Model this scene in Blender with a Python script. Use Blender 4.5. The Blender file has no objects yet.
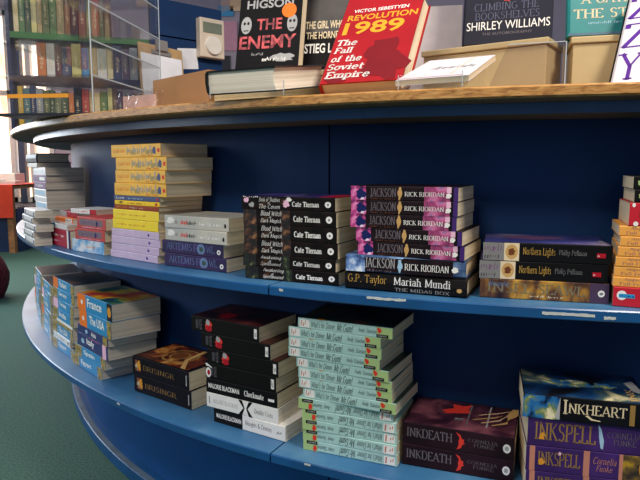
import bpy, bmesh, math, random, re
from mathutils import Vector, Matrix
random.seed(7)
C = bpy.context.scene.collection
sc = bpy.context.scene
PI = math.pi
R = math.radians

# ------------------------------------------------------------------ camera, world, lights
cam = bpy.data.objects.new('camera', bpy.data.cameras.new('camera'))
C.objects.link(cam)
cam.data.sensor_width = 36
cam.data.lens = 600 / 640 * 36
cam.data.clip_start = 0.02
cam.location = (0, 0, 0.89)
cam.rotation_euler = (R(90 - 7.0), 0, 0)
sc.camera = cam
sc.view_settings.view_transform = 'Standard'
sc.view_settings.look = 'None'
sc.view_settings.gamma = 1
sc.view_settings.use_curve_mapping = False
sc.view_settings.exposure = 0.6

w = bpy.data.worlds.new('world'); sc.world = w
w.use_nodes = True
w.node_tree.nodes['Background'].inputs[0].default_value = (0.62, 0.74, 1.0, 1)
w.node_tree.nodes['Background'].inputs[1].default_value = 0.21

def area(name, loc, target, sx, sy, power, col):
    l = bpy.data.lights.new(name, 'AREA'); l.shape = 'RECTANGLE'
    l.size = sx; l.size_y = sy; l.energy = power; l.color = col
    o = bpy.data.objects.new(name, l); C.objects.link(o)
    o.location = loc
    o.rotation_euler = (Vector(target) - Vector(loc)).to_track_quat('-Z', 'Y').to_euler()
    return o
area('overhead_light', (0.9, 0.15, 2.6), (0.0, 1.1, 0.6), 0.5, 0.16, 31, (1.0, 0.90, 0.77))
area('overhead_light', (-0.9, -0.5, 2.6), (-0.2, 1.1, 0.6), 0.8, 0.3, 24, (1.0, 0.9, 0.78))
area('overhead_light', (-3.2, 5.0, 2.7), (-3.2, 5.6, 0.5), 0.9, 0.3, 25, (1.0, 0.9, 0.8))  # unseen fill light, added only to brighten the red table
area('window_daylight', (-4.4, 7.3, 1.7), (-3.6, 4.5, 0.3), 2.2, 2.0, 70, (1.0, 0.94, 0.88))
area('window_daylight', (-3.9, 4.2, 1.7), (-0.5, 1.7, 0.7), 1.6, 1.4, 62, (0.80, 0.90, 1.0))
area('window_daylight', (-4.6, 1.0, 1.7), (-0.8, 2.0, 0.5), 1.8, 1.4, 34, (0.82, 0.91, 1.0))

# ------------------------------------------------------------------ materials
def lin(c):
    return tuple(((x/255)/12.92 if x/255 <= .04045 else ((x/255+.055)/1.055)**2.4) for x in c) + (1,)
MATS = {}
def mat(name, rgb, rough=.45, noise=0, scale=30, rgb2=None, metal=0, stops=None, stretch=(1,1,1), bump=0, spec=.5, dist=0.0, coat=0):
    if name in MATS: return MATS[name]
    m = bpy.data.materials.new(name); MATS[name] = m
    m.use_nodes = True
    nt = m.node_tree; b = nt.nodes['Principled BSDF']
    b.inputs['Roughness'].default_value = rough
    b.inputs['Metallic'].default_value = metal
    b.inputs['Specular IOR Level'].default_value = spec
    b.inputs['Coat Weight'].default_value = coat
    tc = nt.nodes.new('ShaderNodeTexCoord'); mp = nt.nodes.new('ShaderNodeMapping')
    mp.inputs['Scale'].default_value = stretch
    nt.links.new(tc.outputs['Object'], mp.inputs[0])
    n = nt.nodes.new('ShaderNodeTexNoise'); n.inputs['Scale'].default_value = scale
    n.inputs['Detail'].default_value = 4; n.inputs['Distortion'].default_value = dist
    nt.links.new(mp.outputs[0], n.inputs['Vector'])
    r = nt.nodes.new('ShaderNodeValToRGB')
    el = r.color_ramp.elements
    if stops:
        el[0].position = stops[0][0]; el[0].color = lin(stops[0][1])
        el[1].position = stops[-1][0]; el[1].color = lin(stops[-1][1])
        for p, c in stops[1:-1]:
            e = el.new(p); e.color = lin(c)
    else:
        c2 = rgb2 or tuple(max(0, min(255, x*(1-max(noise, .04)))) for x in rgb)
        el[0].position = .35; el[0].color = lin(c2)
        el[1].position = .65; el[1].color = lin(rgb)
    nt.links.new(n.outputs['Fac'], r.inputs[0])
    nt.links.new(r.outputs[0], b.inputs['Base Color'])
    if bump:
        bp = nt.nodes.new('ShaderNodeBump'); bp.inputs['Strength'].default_value = bump; bp.inputs['Distance'].default_value = .002
        nt.links.new(n.outputs['Fac'], bp.inputs['Height']); nt.links.new(bp.outputs[0], b.inputs['Normal'])
    return m
def emit(name, stops, scale, strength, stretch=(1,1,1)):
    m = mat(name, (0,0,0), stops=stops, scale=scale, stretch=stretch)
    nt = m.node_tree; b = nt.nodes['Principled BSDF']
    ramp = [n for n in nt.nodes if n.type == 'VALTORGB'][0]
    nt.links.new(ramp.outputs[0], b.inputs['Emission Color']); b.inputs['Emission Strength'].default_value = strength
    return m
def clear(name, tint=(1,1,1,1), gloss=.12):
    if name in MATS: return MATS[name]
    m = bpy.data.materials.new(name); MATS[name] = m; m.use_nodes = True
    nt = m.node_tree; nt.nodes.clear()
    o = nt.nodes.new('ShaderNodeOutputMaterial'); mx = nt.nodes.new('ShaderNodeMixShader')
    t = nt.nodes.new('ShaderNodeBsdfTransparent'); t.inputs[0].default_value = tint
    g = nt.nodes.new('ShaderNodeBsdfGlossy'); g.inputs['Roughness'].default_value = .06
    lw = nt.nodes.new('ShaderNodeLayerWeight'); lw.inputs[0].default_value = .5
    pw = nt.nodes.new('ShaderNodeMath'); pw.operation = 'POWER'; pw.inputs[1].default_value = 4
    ma = nt.nodes.new('ShaderNodeMath'); ma.operation = 'MULTIPLY_ADD'; ma.inputs[1].default_value = .6; ma.inputs[2].default_value = .03
    nt.links.new(lw.outputs['Facing'], pw.inputs[0]); nt.links.new(pw.outputs[0], ma.inputs[0]); nt.links.new(ma.outputs[0], mx.inputs[0])
    nt.links.new(t.outputs[0], mx.inputs[1]); nt.links.new(g.outputs[0], mx.inputs[2]); nt.links.new(mx.outputs[0], o.inputs[0])
    return m

M = {}
def c(name, rgb, rough=.4, **k):
    M[name] = mat(name, rgb, rough, **k); return M[name]
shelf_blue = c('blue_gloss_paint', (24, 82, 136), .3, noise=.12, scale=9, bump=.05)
shelf_top = c('worn_sheen_blue_paint', (56, 108, 150), .42, stops=[(.3, (40, 92, 140)), (.55, (58, 110, 152)), (.75, (84, 130, 164))], scale=7)  # shelf tops: greyish reflection put into the colour, over mottled wear
panel_blue = c('dark_blue_panel_paint', (20, 54, 100), .6, noise=.1, scale=5, spec=.2)
lit_panel_blue = c('lit_panel_paint', (22, 80, 140), .7, noise=.1, scale=5, spec=.15)  # same panel paint, brightened: the light on the lower panel is in the colour
ledge_grey = c('grey_blue_ledge_paint', (84, 104, 122), .6, noise=.2, scale=20)  # greyer than the shelf blue, randomly mottled
raw_board = c('raw_chipboard', (140, 108, 84), .8, noise=.2, scale=120)
chip_white = c('bare_wood_chip', (196, 200, 196), .7)
oak = c('oak_veneer', (170, 122, 62), .42, stops=[(.3, (128, 84, 38)), (.5, (176, 126, 66)), (.7, (200, 154, 92))], scale=16, stretch=(3, 3, 16), dist=.8)
carpet = c('green_carpet', (56, 92, 80), .95, stops=[(.3, (34, 64, 54)), (.5, (50, 88, 75)), (.7, (70, 108, 94))], scale=160, bump=.6)
wall_lilac = c('lilac_wall_paint', (176, 160, 170), .8, noise=.05, scale=3)
wall_pale = c('cream_wall_paint', (206, 186, 160), .8, noise=.05, scale=3)
pages = c('cream_page_edges', (216, 198, 160), .85, stops=[(.3, (206, 188, 154)), (.5, (228, 210, 178)), (.7, (236, 221, 194))], scale=3, stretch=(1, 1, 260))
pages_grey = c('grey_page_edges', (186, 178, 164), .85, stops=[(.3, (182, 172, 156)), (.5, (206, 196, 180)), (.7, (218, 209, 196))], scale=3, stretch=(1, 1, 260))
pages_white = c('white_page_edges', (236, 226, 206), .85, stops=[(.3, (212, 200, 178)), (.5, (234, 224, 204)), (.7, (242, 234, 218))], scale=3, stretch=(1, 1, 260))
acrylic = clear('clear_acrylic', (.985, .99, .99, 1))
acrylic_edge = c('acrylic_polished_edge', (190, 200, 205), .15)

# ------------------------------------------------------------------ objects
def link_mesh(name, me, mats, parent=None):
    for m in (mats if isinstance(mats, (list, tuple)) else [mats]): me.materials.append(m)
    o = bpy.data.objects.new(name, me); C.objects.link(o)
    if parent: o.parent = parent
    return o
def from_bm(name, bm, mats, parent=None, smooth=False):
    bmesh.ops.recalc_face_normals(bm, faces=bm.faces)
    me = bpy.data.meshes.new(name); bm.to_mesh(me); bm.free()
    if smooth:
        for p in me.polygons: p.use_smooth = True
    return link_mesh(name, me, mats, parent)
def tag(o, label, cat, group=None, kind=None):
    o['label'] = label; o['category'] = cat
    if group: o['group'] = group
    if kind: o['kind'] = kind
    return o
def thing(name, label, cat, loc=(0, 0, 0), rot=(0, 0, 0), group=None):
    o = bpy.data.objects.new(name, None); C.objects.link(o)
    o.empty_display_size = .05
    o.location = loc; o.rotation_euler = rot
    return tag(o, label, cat, group)
def struct(o):
    o['kind'] = 'structure'; return o
def bx(bm, a, b, mi=0):
    v = [bm.verts.new((x, y, z)) for x in (a[0], b[0]) for y in (a[1], b[1]) for z in (a[2], b[2])]
    for f in ((0,1,3,2), (4,6,7,5), (0,4,5,1), (2,3,7,6), (0,2,6,4), (1,5,7,3)):
        bm.faces.new([v[i] for i in f]).material_index = mi
    return v
def box(name, a, b, m, parent=None, bevel=0):
    bm = bmesh.new(); bx(bm, a, b)
    if bevel: bmesh.ops.bevel(bm, geom=bm.edges[:], offset=bevel, segments=2, affect='EDGES', profile=.5)
    return from_bm(name, bm, m, parent)
def prism(bm, pts, axis_from, axis_to, mp):
    """extrude polygon pts (2D) between two values through mapping mp(u,v,w)"""
    a = [bm.verts.new(mp(u, v, axis_from)) for u, v in pts]; b = [bm.verts.new(mp(u, v, axis_to)) for u, v in pts]
    n = len(pts)
    bm.faces.new(a[::-1]); bm.faces.new(b)
    for i in range(n): bm.faces.new((a[i], a[(i+1) % n], b[(i+1) % n], b[i]))

# ------------------------------------------------------------------ lettering
def arc(cx, cy, rx, ry, a0, a1):
    n = max(4, int(abs(a1-a0)/22))
    return [(cx+rx*math.cos(R(a0+(a1-a0)*i/n)), cy+ry*math.sin(R(a0+(a1-a0)*i/n))) for i in range(n+1)]
GL = {
'A': (.8, '.03,0 .4,1 .77,0;.16,.33 .64,.33'), 'B': (.68, '.1,0 .1,1;.1,1 (.38,.76,.2,.24,90,-90) .1,.52;.1,.52 (.4,.26,.24,.26,90,-90) .1,0'),
'C': (.76, '(.42,.5,.36,.5,50,310)'), 'D': (.8, '.1,0 .1,1;.1,1 (.36,.5,.38,.5,90,-90) .1,0'), 'E': (.62, '.1,0 .1,1;.1,1 .56,1 .56,.86;.1,.52 .44,.52;.1,0 .58,0 .58,.16'),
'F': (.58, '.1,0 .1,1;.1,1 .55,1 .55,.86;.1,.52 .42,.52'), 'G': (.8, '(.42,.5,.36,.5,50,330) .74,.45 .5,.45'), 'H': (.84, '.12,0 .12,1;.72,0 .72,1;.12,.52 .72,.52'),
'I': (.34, '.17,0 .17,1'), 'J': (.44, '.3,1 .3,.16 (.14,.16,.16,.2,0,-140)'), 'K': (.76, '.12,0 .12,1;.66,1 .14,.45;.28,.58 .72,0'), 'L': (.6, '.1,0 .1,1;.1,0 .56,0 .56,.18'),
'M': (.98, '.12,0 .12,1 .48,.12 .86,1 .86,0'), 'N': (.84, '.12,0 .12,1 .72,0 .72,1'), 'O': (.86, '(.43,.5,.37,.5,0,360)'), 'P': (.64, '.1,0 .1,1;.1,1 (.36,.74,.22,.26,90,-90) .1,.48'),
'Q': (.86, '(.43,.5,.37,.5,0,360);.5,.15 .8,-.18'), 'R': (.74, '.1,0 .1,1;.1,1 (.36,.75,.22,.25,90,-90) .1,.5;.36,.5 .7,0'), 'S': (.58, '.5,.86 (.29,.76,.2,.24,40,270) (.29,.26,.22,.26,90,-140)'),
'T': (.72, '.36,0 .36,1;.04,.86 .04,1 .68,1 .68,.86'), 'U': (.8, '.12,1 .12,.3 (.4,.3,.28,.3,180,360) .68,1'), 'V': (.8, '.03,1 .4,0 .77,1'), 'W': (1.1, '.03,1 .3,0 .55,.85 .8,0 1.07,1'),
'X': (.76, '.06,1 .7,0;.06,0 .7,1'), 'Y': (.76, '.04,1 .38,.5 .72,1;.38,.5 .38,0'), 'Z': (.7, '.08,.84 .08,1 .62,1 .06,0 .64,0 .64,.18'),
'a': (.54, '.08,.56 (.25,.46,.18,.2,120,0) .43,0;.43,.36 (.22,.18,.16,.18,90,330)'), 'b': (.58, '.1,1 .1,0;(.3,.32,.22,.32,0,360)'), 'c': (.5, '(.28,.33,.22,.33,50,310)'), 'd': (.6, '.48,1 .48,0;(.27,.32,.21,.32,0,360)'),
'e': (.54, '.08,.36 .48,.36 (.28,.36,.2,.3,0,180) (.28,.3,.22,.3,180,320)'), 'f': (.36, '.17,0 .17,.8 (.32,.8,.15,.2,180,70);.03,.64 .34,.64'), 'g': (.56, '(.27,.34,.2,.3,0,360);.46,.66 .46,-.1 (.27,-.1,.19,.2,0,-150)'),
'h': (.6, '.1,0 .1,1;.1,.42 (.29,.44,.19,.22,180,0) .48,0'), 'i': (.28, '.13,0 .13,.66;.13,.84 .13,.92'), 'k': (.56, '.1,0 .1,1;.44,.66 .12,.3;.24,.42 .52,0'), 'l': (.26, '.13,0 .13,1'),
'm': (.88, '.1,0 .1,.66;.1,.42 (.27,.46,.17,.2,180,0) .44,0;.44,.42 (.61,.46,.17,.2,180,0) .78,0'), 'n': (.6, '.1,0 .1,.66;.1,.42 (.29,.44,.19,.22,180,0) .48,0'), 'o': (.54, '(.27,.33,.22,.33,0,360)'),
'p': (.58, '.1,.66 .1,-.3;(.3,.33,.22,.33,0,360)'), 'r': (.42, '.1,0 .1,.66;.1,.4 (.28,.44,.18,.22,180,50)'), 's': (.42, '.36,.56 (.21,.49,.14,.17,40,270) (.21,.16,.15,.16,90,-140)'), 't': (.38, '.16,.9 .16,.14 (.28,.14,.12,.14,180,300);.03,.64 .34,.64'),
'u': (.6, '.1,.66 .1,.24 (.28,.24,.18,.24,180,360) .46,.66;.46,.24 .46,0'), 'v': (.54, '.03,.66 .27,0 .51,.66'), 'w': (.8, '.03,.66 .22,0 .4,.58 .58,0 .77,.66'), 'x': (.52, '.05,.66 .47,0;.05,0 .47,.66'), 'y': (.54, '.03,.66 .27,.04;.51,.66 .2,-.3'),
'z': (.5, '.05,.64 .44,.64 .05,0 .46,0'), 'q': (.58, '.46,.66 .46,-.3;(.26,.33,.2,.33,0,360)'), 'j': (.28, '.15,.66 .15,-.2;.15,.84 .15,.92'),
'&': (.8, '.72,0 .2,.74 (.34,.8,.15,.18,200,-20) .16,.36 (.34,.22,.24,.22,150,340) .7,.42'), '.': (.26, '.12,0 .12,.1'), ',': (.26, '.14,.08 .08,-.14'), '!': (.28, '.13,.32 .13,1;.13,0 .13,.1'), "'": (.22, '.1,.78 .1,1'), '-': (.4, '.05,.35 .35,.35'), ' ': (.36, ''), '1': (.5, '.08,.8 .26,1 .26,0'), '3': (.56, '(.26,.75,.2,.24,150,-90) (.26,.26,.22,.26,90,-150)'), '2': (.56, '(.27,.72,.2,.28,170,-30) .06,0 .52,0'), '?': (.5, '(.24,.76,.18,.24,170,-60) .25,.3;.25,0 .25,.1')}
def stroke_text(txt, tx=.15, ty=.06, serif=True, shear=0):
    V, F = [], []; X = 0
    def quad(p):
        i = len(V); V.extend([(a + shear*b, b) for a, b in p]); F.append((i, i+1, i+2, i+3))
    for ch in txt:
        wd, s = GL.get(ch, GL[' '])
        for st in s.split(';'):
            if not st: continue
            pts = []
            for t in re.findall(r'\([^)]*\)|[^\s()]+', st):
                if t[0] == '(': pts += arc(*[float(q) for q in t[1:-1].split(',')])
                else: pts.append(tuple(float(q) for q in t.split(',')))
            pts = [(a + X, b) for a, b in pts]
            for (ax, ay), (bx_, by) in zip(pts, pts[1:]):
                dx, dy = bx_-ax, by-ay; l = math.hypot(dx, dy)
                if l < 1e-5: continue
                nx, ny = -dy/l, dx/l; h = .5*math.hypot(tx*nx, ty*ny)
                if dx*dy > 0 and abs(dx) > .12*abs(dy) and len(pts) < 6: h *= .6
                ex, ey = dx/l*ty*.3, dy/l*ty*.3
                quad([(ax+nx*h-ex, ay+ny*h-ey), (ax-nx*h-ex, ay-ny*h-ey), (bx_-nx*h+ex, by-ny*h+ey), (bx_+nx*h+ex, by+ny*h+ey)])
            if serif:
                for (p, q) in ((pts[0], pts[1]), (pts[-1], pts[-2])):
                    if abs(q[1]-p[1]) > 1.2*abs(q[0]-p[0]) and abs(q[1]-p[1]) > .3 and min(abs(p[1]-k) for k in (0, 1, .66, -.3)) < .02:
                        s_ = tx*.5+.085; y0 = p[1]; y1 = p[1] + (ty if q[1] > p[1] else -ty)
                        quad([(p[0]-s_, min(y0, y1)), (p[0]+s_, min(y0, y1)), (p[0]+s_, max(y0, y1)), (p[0]-s_, max(y0, y1))])
        X += wd + .1
    return V, F
def font_text(txt, bold=0.0):
    cu = bpy.data.curves.new('t', 'FONT'); cu.body = txt; cu.offset = bold; cu.resolution_u = 3
    o = bpy.data.objects.new('t', cu); C.objects.link(o)
    bpy.context.view_layer.update()
    me = bpy.data.meshes.new_from_object(o.evaluated_get(bpy.context.evaluated_depsgraph_get()))
    V = [(v.co.x, v.co.y) for v in me.vertices]; F = [tuple(p.vertices) for p in me.polygons]
    bpy.data.objects.remove(o); bpy.data.curves.remove(cu); bpy.data.meshes.remove(me)
    return V, F
TC = {}
def text(txt, font):
    k = (txt, font)
    if k not in TC:
        if font == 'sans': r = font_text(txt)
        elif font == 'bold': r = font_text(txt, .022)
        elif font == 'serif': r = stroke_text(txt)
        elif font == 'slab': r = stroke_text(txt, .17, .12, True, .12)
        elif font == 'heavy': r = stroke_text(txt, .24, .1, True)
        elif font == 'thin': r = stroke_text(txt, .1, .05, True)
        else: r = stroke_text(txt, .11, .07, False, .3)
        V, F = r
        x0, x1 = min(v[0] for v in V), max(v[0] for v in V); y0, y1 = min(v[1] for v in V), max(v[1] for v in V)
        TC[k] = ([((a-x0)/(x1-x0), (b-y0)/(y1-y0)) for a, b in V], F)
    return TC[k]
def art_polys(items, rnd):
    """-> list of (material, verts2d, faces, layer)"""
    out = []
    for k, it in enumerate(items):
        t = it[0]
        if t == 'r': out.append((it[5], [(it[1], it[2]), (it[3], it[2]), (it[3], it[4]), (it[1], it[4])], [(0, 1, 2, 3)], k))
        elif t == 'e':
            n = 20; out.append((it[5], [(it[1]+it[3]*math.cos(2*PI*i/n), it[2]+it[4]*math.sin(2*PI*i/n)) for i in range(n)], [tuple(range(n))], k))
        elif t == 'p': out.append((it[2], list(it[1]), [tuple(range(len(it[1])))], k))
        elif t == 'b':   # irregular blob
            n = 18; vs = []
            for i in range(n):
                q = .72 + .5*rnd.random(); vs.append((it[1]+it[3]*q*math.cos(2*PI*i/n), it[2]+it[4]*q*math.sin(2*PI*i/n)))
            vs.append((it[1], it[2]))
            out.append((it[5], vs, [(i, (i+1) % n, n) for i in range(n)], k))
        elif t == 't':
            V, F = text(it[1], it[7])
            out.append((it[6], [(it[2]+a*(it[4]-it[2]), it[3]+b*(it[5]-it[3])) for a, b in V], F, k))
        elif t == 'q':   # illegible small print
            V, F = [], []; x = it[1]; n = it[6]; step = (it[3]-it[1])/n
            for i in range(n):
                if rnd.random() < .12: continue
                h0 = it[2] + (it[4]-it[2])*rnd.choice((0, 0, .1, .3)); h1 = it[4] - (it[4]-it[2])*rnd.choice((0, .3, .35, .4))
                a = it[1] + i*step; b = a + step*rnd.choice((.3, .45, .7)); s = step*.25
                j = len(V); V += [(a, h0), (b, h0), (b+s, h1), (a+s, h1)]; F.append((j, j+1, j+2, j+3))
            out.append((it[5], V, F, k))
    return out

# ------------------------------------------------------------------ book builder (local: x along spine, y depth, z thickness)
def book_meshes(name, L, W, T, cover_mat, page_mat, art, hard=False, seed=1):
    rnd = random.Random(seed)
    t = .0028 if hard else .0006
    e = .0035 if hard else .0005
    mats = [cover_mat]; bm = bmesh.new()
    if hard:
        out = [(W, 0), (.003, 0), (-.0015, T*.12), (-.003, T*.5), (-.0015, T*.88), (.003, T), (W, T)]
        inn = [(W, T-t), (.004, T-t), (.002, T*.5), (.004, t), (W, t)]
    else:
        r = min(.0014, T*.15)
        out = [(W, 0), (r, 0), (r*.3, r*.3), (0, r), (0, T-r), (r*.3, T-r*.3), (r, T), (W, T)]
        inn = [(W, T-t), (t, T-t), (t, t), (W, t)]
    ring = out + inn
    a = [bm.verts.new((0, y, z)) for y, z in ring]; b = [bm.verts.new((L, y, z)) for y, z in ring]
    n = len(ring)
    for i in range(n): bm.faces.new((a[i], a[(i+1) % n], b[(i+1) % n], b[i]))
    bm.faces.new(a[::-1]); bm.faces.new(b)
    bmesh.ops.recalc_face_normals(bm, faces=bm.faces)
    def put(items, mp, nrm):
        for m, V, F, k in art_polys(items, rnd):
            if m not in M: raise KeyError(m)
            if M[m] not in mats: mats.append(M[m])
            mi = mats.index(M[m])
            vs = [bm.verts.new(mp(u, v, .00015 + .00006*k)) for u, v in V]
            for f in F:
                try:
                    fc = bm.faces.new([vs[i] for i in f]); fc.material_index = mi
                    fc.normal_update()
                    if fc.normal.dot(nrm) < 0: fc.normal_flip()
                except ValueError: pass
    sy = -.003 if hard else 0
    if art.get('flip'): put(art.get('spine', []), lambda u, v, q: ((1-u)*L, sy-q, (1-v)*T), Vector((0, -1, 0)))
    else: put(art.get('spine', []), lambda u, v, q: (u*L, sy-q, v*T), Vector((0, -1, 0)))
    put(art.get('front', []), lambda p, q_, q: ((1-q_)*L, p*W, T+q), Vector((0, 0, 1)))
    me = bpy.data.meshes.new(name + '_cover'); bm.to_mesh(me); bm.free()
    for m in mats: me.materials.append(m)
    bp = bmesh.new()
    if hard:   # concave fore-edge
        prof = [(.002, t), (W-e, t), (W-e-.0025, T*.3), (W-e-.0035, T*.5), (W-e-.0025, T*.7), (W-e, T-t), (.002, T-t)]
    else:
        prof = [(t, t), (W-e, t), (W-e, T-t), (t, T-t)]
    prism(bp, prof, e, L-e, lambda y, z, x: (x, y, z))
    bmesh.ops.recalc_face_normals(bp, faces=bp.faces)
    mp_ = bpy.data.meshes.new(name + '_pages'); bp.to_mesh(mp_); bp.free()
    mp_.materials.append(page_mat)
    return me, mp_
def book(name, meshes, label, loc, rot, group=None, cat='book'):
    r = thing(name, label, cat, loc, rot, group)
    for n, me in (('cover', meshes[0]), ('page_block', meshes[1])):
        o = bpy.data.objects.new(n, me); C.objects.link(o); o.parent = r
    return r

# ------------------------------------------------------------------ island counter outline (plan)
CX, CY = 1.0, 3.2
CO = (2.3976, -.0362, -.3336, -.2486)
def Rad(phi):
    t = min(max(phi, R(-178)), R(-98)) + 1.9
    return CO[0] + CO[1]*t + CO[2]*t*t + CO[3]*t**3
def pol(phi, off, z):
    r = Rad(phi) + off
    return (CX + r*math.cos(phi), CY + r*math.sin(phi), z)
def sweep(name, prof, d0, d1, mats, parent=None, mi=None, step=1.2):
    n = max(2, int(abs(d1-d0)/step)); bm = bmesh.new(); rows = []
    for i in range(n+1):
        ph = R(d0 + (d1-d0)*i/n); rows.append([bm.verts.new(pol(ph, o, z)) for o, z in prof])
    k = len(prof)
    for i in range(n):
        for j in range(k):
            f = bm.faces.new((rows[i][j], rows[i][(j+1) % k], rows[i+1][(j+1) % k], rows[i+1][j]))
            if mi: f.material_index = mi[j]
            f.smooth = False
    bm.faces.new(rows[0]); bm.faces.new(rows[-1][::-1])
    return from_bm(name, bm, mats, parent)
# ------------------------------------------------------------------ room
FZ = 0
bm = bmesh.new(); bx(bm, (-6.5, -3, -.05), (6.5, 8, 0)); o = struct(from_bm('floor', bm, carpet))
o['label'] = 'green carpet floor'
WIN = [(-5.6, -3.28)]
def wall_back():
    bm = bmesh.new(); y0, y1 = 7.5, 7.6
    x0, x1 = WIN[0]
    bx(bm, (-6.5, y0, 0), (x0, y1, 3)); bx(bm, (x1, y0, 0), (6.5, y1, 3)); bx(bm, (x0, y0, 0), (x1, y1, .45)); bx(bm, (x0, y0, 2.75), (x1, y1, 3))
    return struct(from_bm('wall_back', bm, wall_lilac))
wall_back()
struct(box('wall_left', (-6.6, -3, 0), (-6.5, 7.6, 3), wall_pale))
struct(box('baseboard_back', (-3.28, 7.47, 0), (6.5, 7.5, .12), shelf_blue))
wn = thing('window_1', 'tall bright shop window with pale frames behind the red table', 'window', (-4.44, 7.5, .45)); struct(wn)
street = emit('sunlit_street_glow', [(.3, (226, 150, 108)), (.45, (255, 214, 178)), (.6, (255, 244, 232)), (.75, (214, 226, 255))], 1.6, 1.5, (3, 1, .8))
frame_m = c('pale_window_frame', (214, 204, 196), .5); frame_d = c('dark_window_frame', (60, 70, 92), .5)
box('window_pane', (-1.16, .06, 0), (1.16, .07, 2.3), street, wn)
bm = bmesh.new()
for x in (-1.16, -.3, .32, .62, .86, 1.1): bx(bm, (x, -.02, 0), (x+.06, .05, 2.3))
for z in (0, 1.3, 2.24): bx(bm, (-1.16, -.02, z), (1.16, .05, z+.06))
from_bm('window_frame', bm, frame_m, wn)
box('mullion', (.72, -.03, 0), (.80, .05, 2.3), frame_d, wn)
# posters on the back wall
for nm, x0, x1, z0, z1, rgb, lb in (('poster', -1.22, -1.0, 2.28, 2.62, (214, 150, 168), 'pink poster on the back wall above a dark notice'),
                                    ('poster', -1.22, -1.04, 2.68, 2.8, (64, 150, 196), 'small sky blue poster on the back wall'),
                                    ('notice', -1.22, -1.09, 1.95, 2.22, (38, 34, 44), 'dark notice on the back wall under the pink poster'),
                                    ('poster', -1.08, -.86, 2.74, 2.98, (232, 196, 160), 'peach coloured poster highest on the back wall')):
    tag(box(nm, (x0, 7.48, z0), (x1, 7.497, z1), c(nm+str(rgb), rgb, .6)), lb, 'poster')
# table with red cloth near the window
tb = thing('display_table', 'low table under a red cloth by the window', 'table', (-3.45, 6.2, 0))
tw_ = c('pale_wood', (176, 122, 74), .6, noise=.2)
box('tabletop', (-.9, -.1, .66), (.32, .75, .69), tw_, tb)
for x, y in ((-.86, -.06), (.24, -.06), (-.86, .67), (.24, .67)): box('leg', (x, y, 0), (x+.06, y+.06, .66), tw_, tb)
red_cloth = c('red_cloth', (226, 62, 28), .75, noise=.12, scale=6)
bm = bmesh.new(); n = 40
for (za, zb, ya, yb) in ((.699, .699, -.112, .76), (.699, .37, -.112, -.13)):
    for i in range(n):
        x0 = -.91 + 1.25*i/n; x1 = -.91 + 1.25*(i+1)/n; f = lambda x: .012*math.sin(x*26)
        k = 0 if za == zb else 1
        bm.faces.new([bm.verts.new(p) for p in ((x0, ya, za), (x1, ya, za), (x1, yb + k*f(x1), zb), (x0, yb + k*f(x0), zb))])
bm2 = from_bm('tablecloth', bm, red_cloth); bm2.location = (-3.45, 6.2, 0)
md = bm2.modifiers.new('s', 'SOLIDIFY'); md.thickness = .006
tag(bm2, 'bright red cloth hanging over the low table', 'tablecloth')
o = box('storage_crate', (-.84, -.0, 0), (.30, .5, .45), c('navy_plastic', (28, 52, 96), .5)); o.location = (-3.45, 6.22, 0)
tag(o, 'navy blue storage crate under the red cloth table', 'crate')
for i, (x, y, h, rgb) in enumerate(((-.02, .2, .05, (240, 238, 230)), (.14, .3, .03, (224, 214, 204)), (.04, .5, .11, (236, 226, 212)), (-.3, .3, .06, (220, 220, 230)))):
    o = box('leaflet_pile', (x-.1, y-.1, 0), (x+.07, y+.12, h), c('leaflet%d' % i, rgb, .7)); o.location = (-3.45, 6.2, .7035)
    tag(o, ('white leaflet pile at the front of the red cloth', 'thin beige leaflet pile at right of the red cloth', 'tall cream leaflet pile at the back of the red cloth', 'grey leaflet pile at left of the red cloth')[i], 'leaflets', 'leaflets on the red table')
# maroon bean bag at the left edge
bm = bmesh.new(); bmesh.ops.create_uvsphere(bm, u_segments=28, v_segments=18, radius=.18)
for v in bm.verts:
    z = v.co.z; k = 1 - .45*max(0, z/.18); v.co.x *= k; v.co.y *= k
    v.co.z = max(z*1.4, -.16) + .012*math.sin(v.co.x*40)*math.cos(v.co.y*33)
o = from_bm('bean_bag', bm, c('maroon_knit', (104, 24, 40), .95, stops=[(.35, (70, 14, 28)), (.65, (132, 40, 54))], scale=60, bump=.8), smooth=True); o.location = (-2.3, 4.0, .165)
tag(o, 'maroon knitted bean bag on the green carpet at the left edge', 'bean bag')

# ------------------------------------------------------------------ counter
ctr = thing('display_counter', 'curved blue bookshop display counter with an oak top and open shelves', 'display counter', (CX, CY, 0))
def part(o, label=None):
    o.parent = ctr; o.matrix_parent_inverse = Matrix.Translation((-CX, -CY, 0))
    if label: o['label'] = label
    return o
D0, D1 = -232, -52
ZU, ZL = .676, .3555
part(sweep('countertop', [(-.80, .991), (-.004, .991), (0, .994), (0, 1.0065), (-.003, 1.0095), (-.80, 1.0095)], D0, D1, [oak, raw_board], mi=[1, 0, 0, 0, 0, 0]), 'oak veneered countertop')
part(sweep('header_board', [(-.76, .973), (-.071, .973), (-.07, .9905), (-.76, .9905)], D0, D1, [shelf_blue, raw_board], mi=[1, 0, 0, 0]), 'blue board with raw underside beneath the countertop')
jx = math.degrees(math.atan2(1.072-CY, -.0908-CX))
seam = math.degrees(math.atan2(1.24-CY, .022-CX))
for z in (ZU, ZL):
    prof = [(-.1985, z-.018), (-.0015, z-.018), (0, z-.0165), (0, z-.002), (-.002, z), (-.1985, z)]
    for a, b in ((D0, jx-.04), (jx+.04, D1)):
        part(sweep('shelf', prof, a, b, [shelf_blue, shelf_top], mi=[0, 0, 0, 0, 1, 0]))
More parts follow.
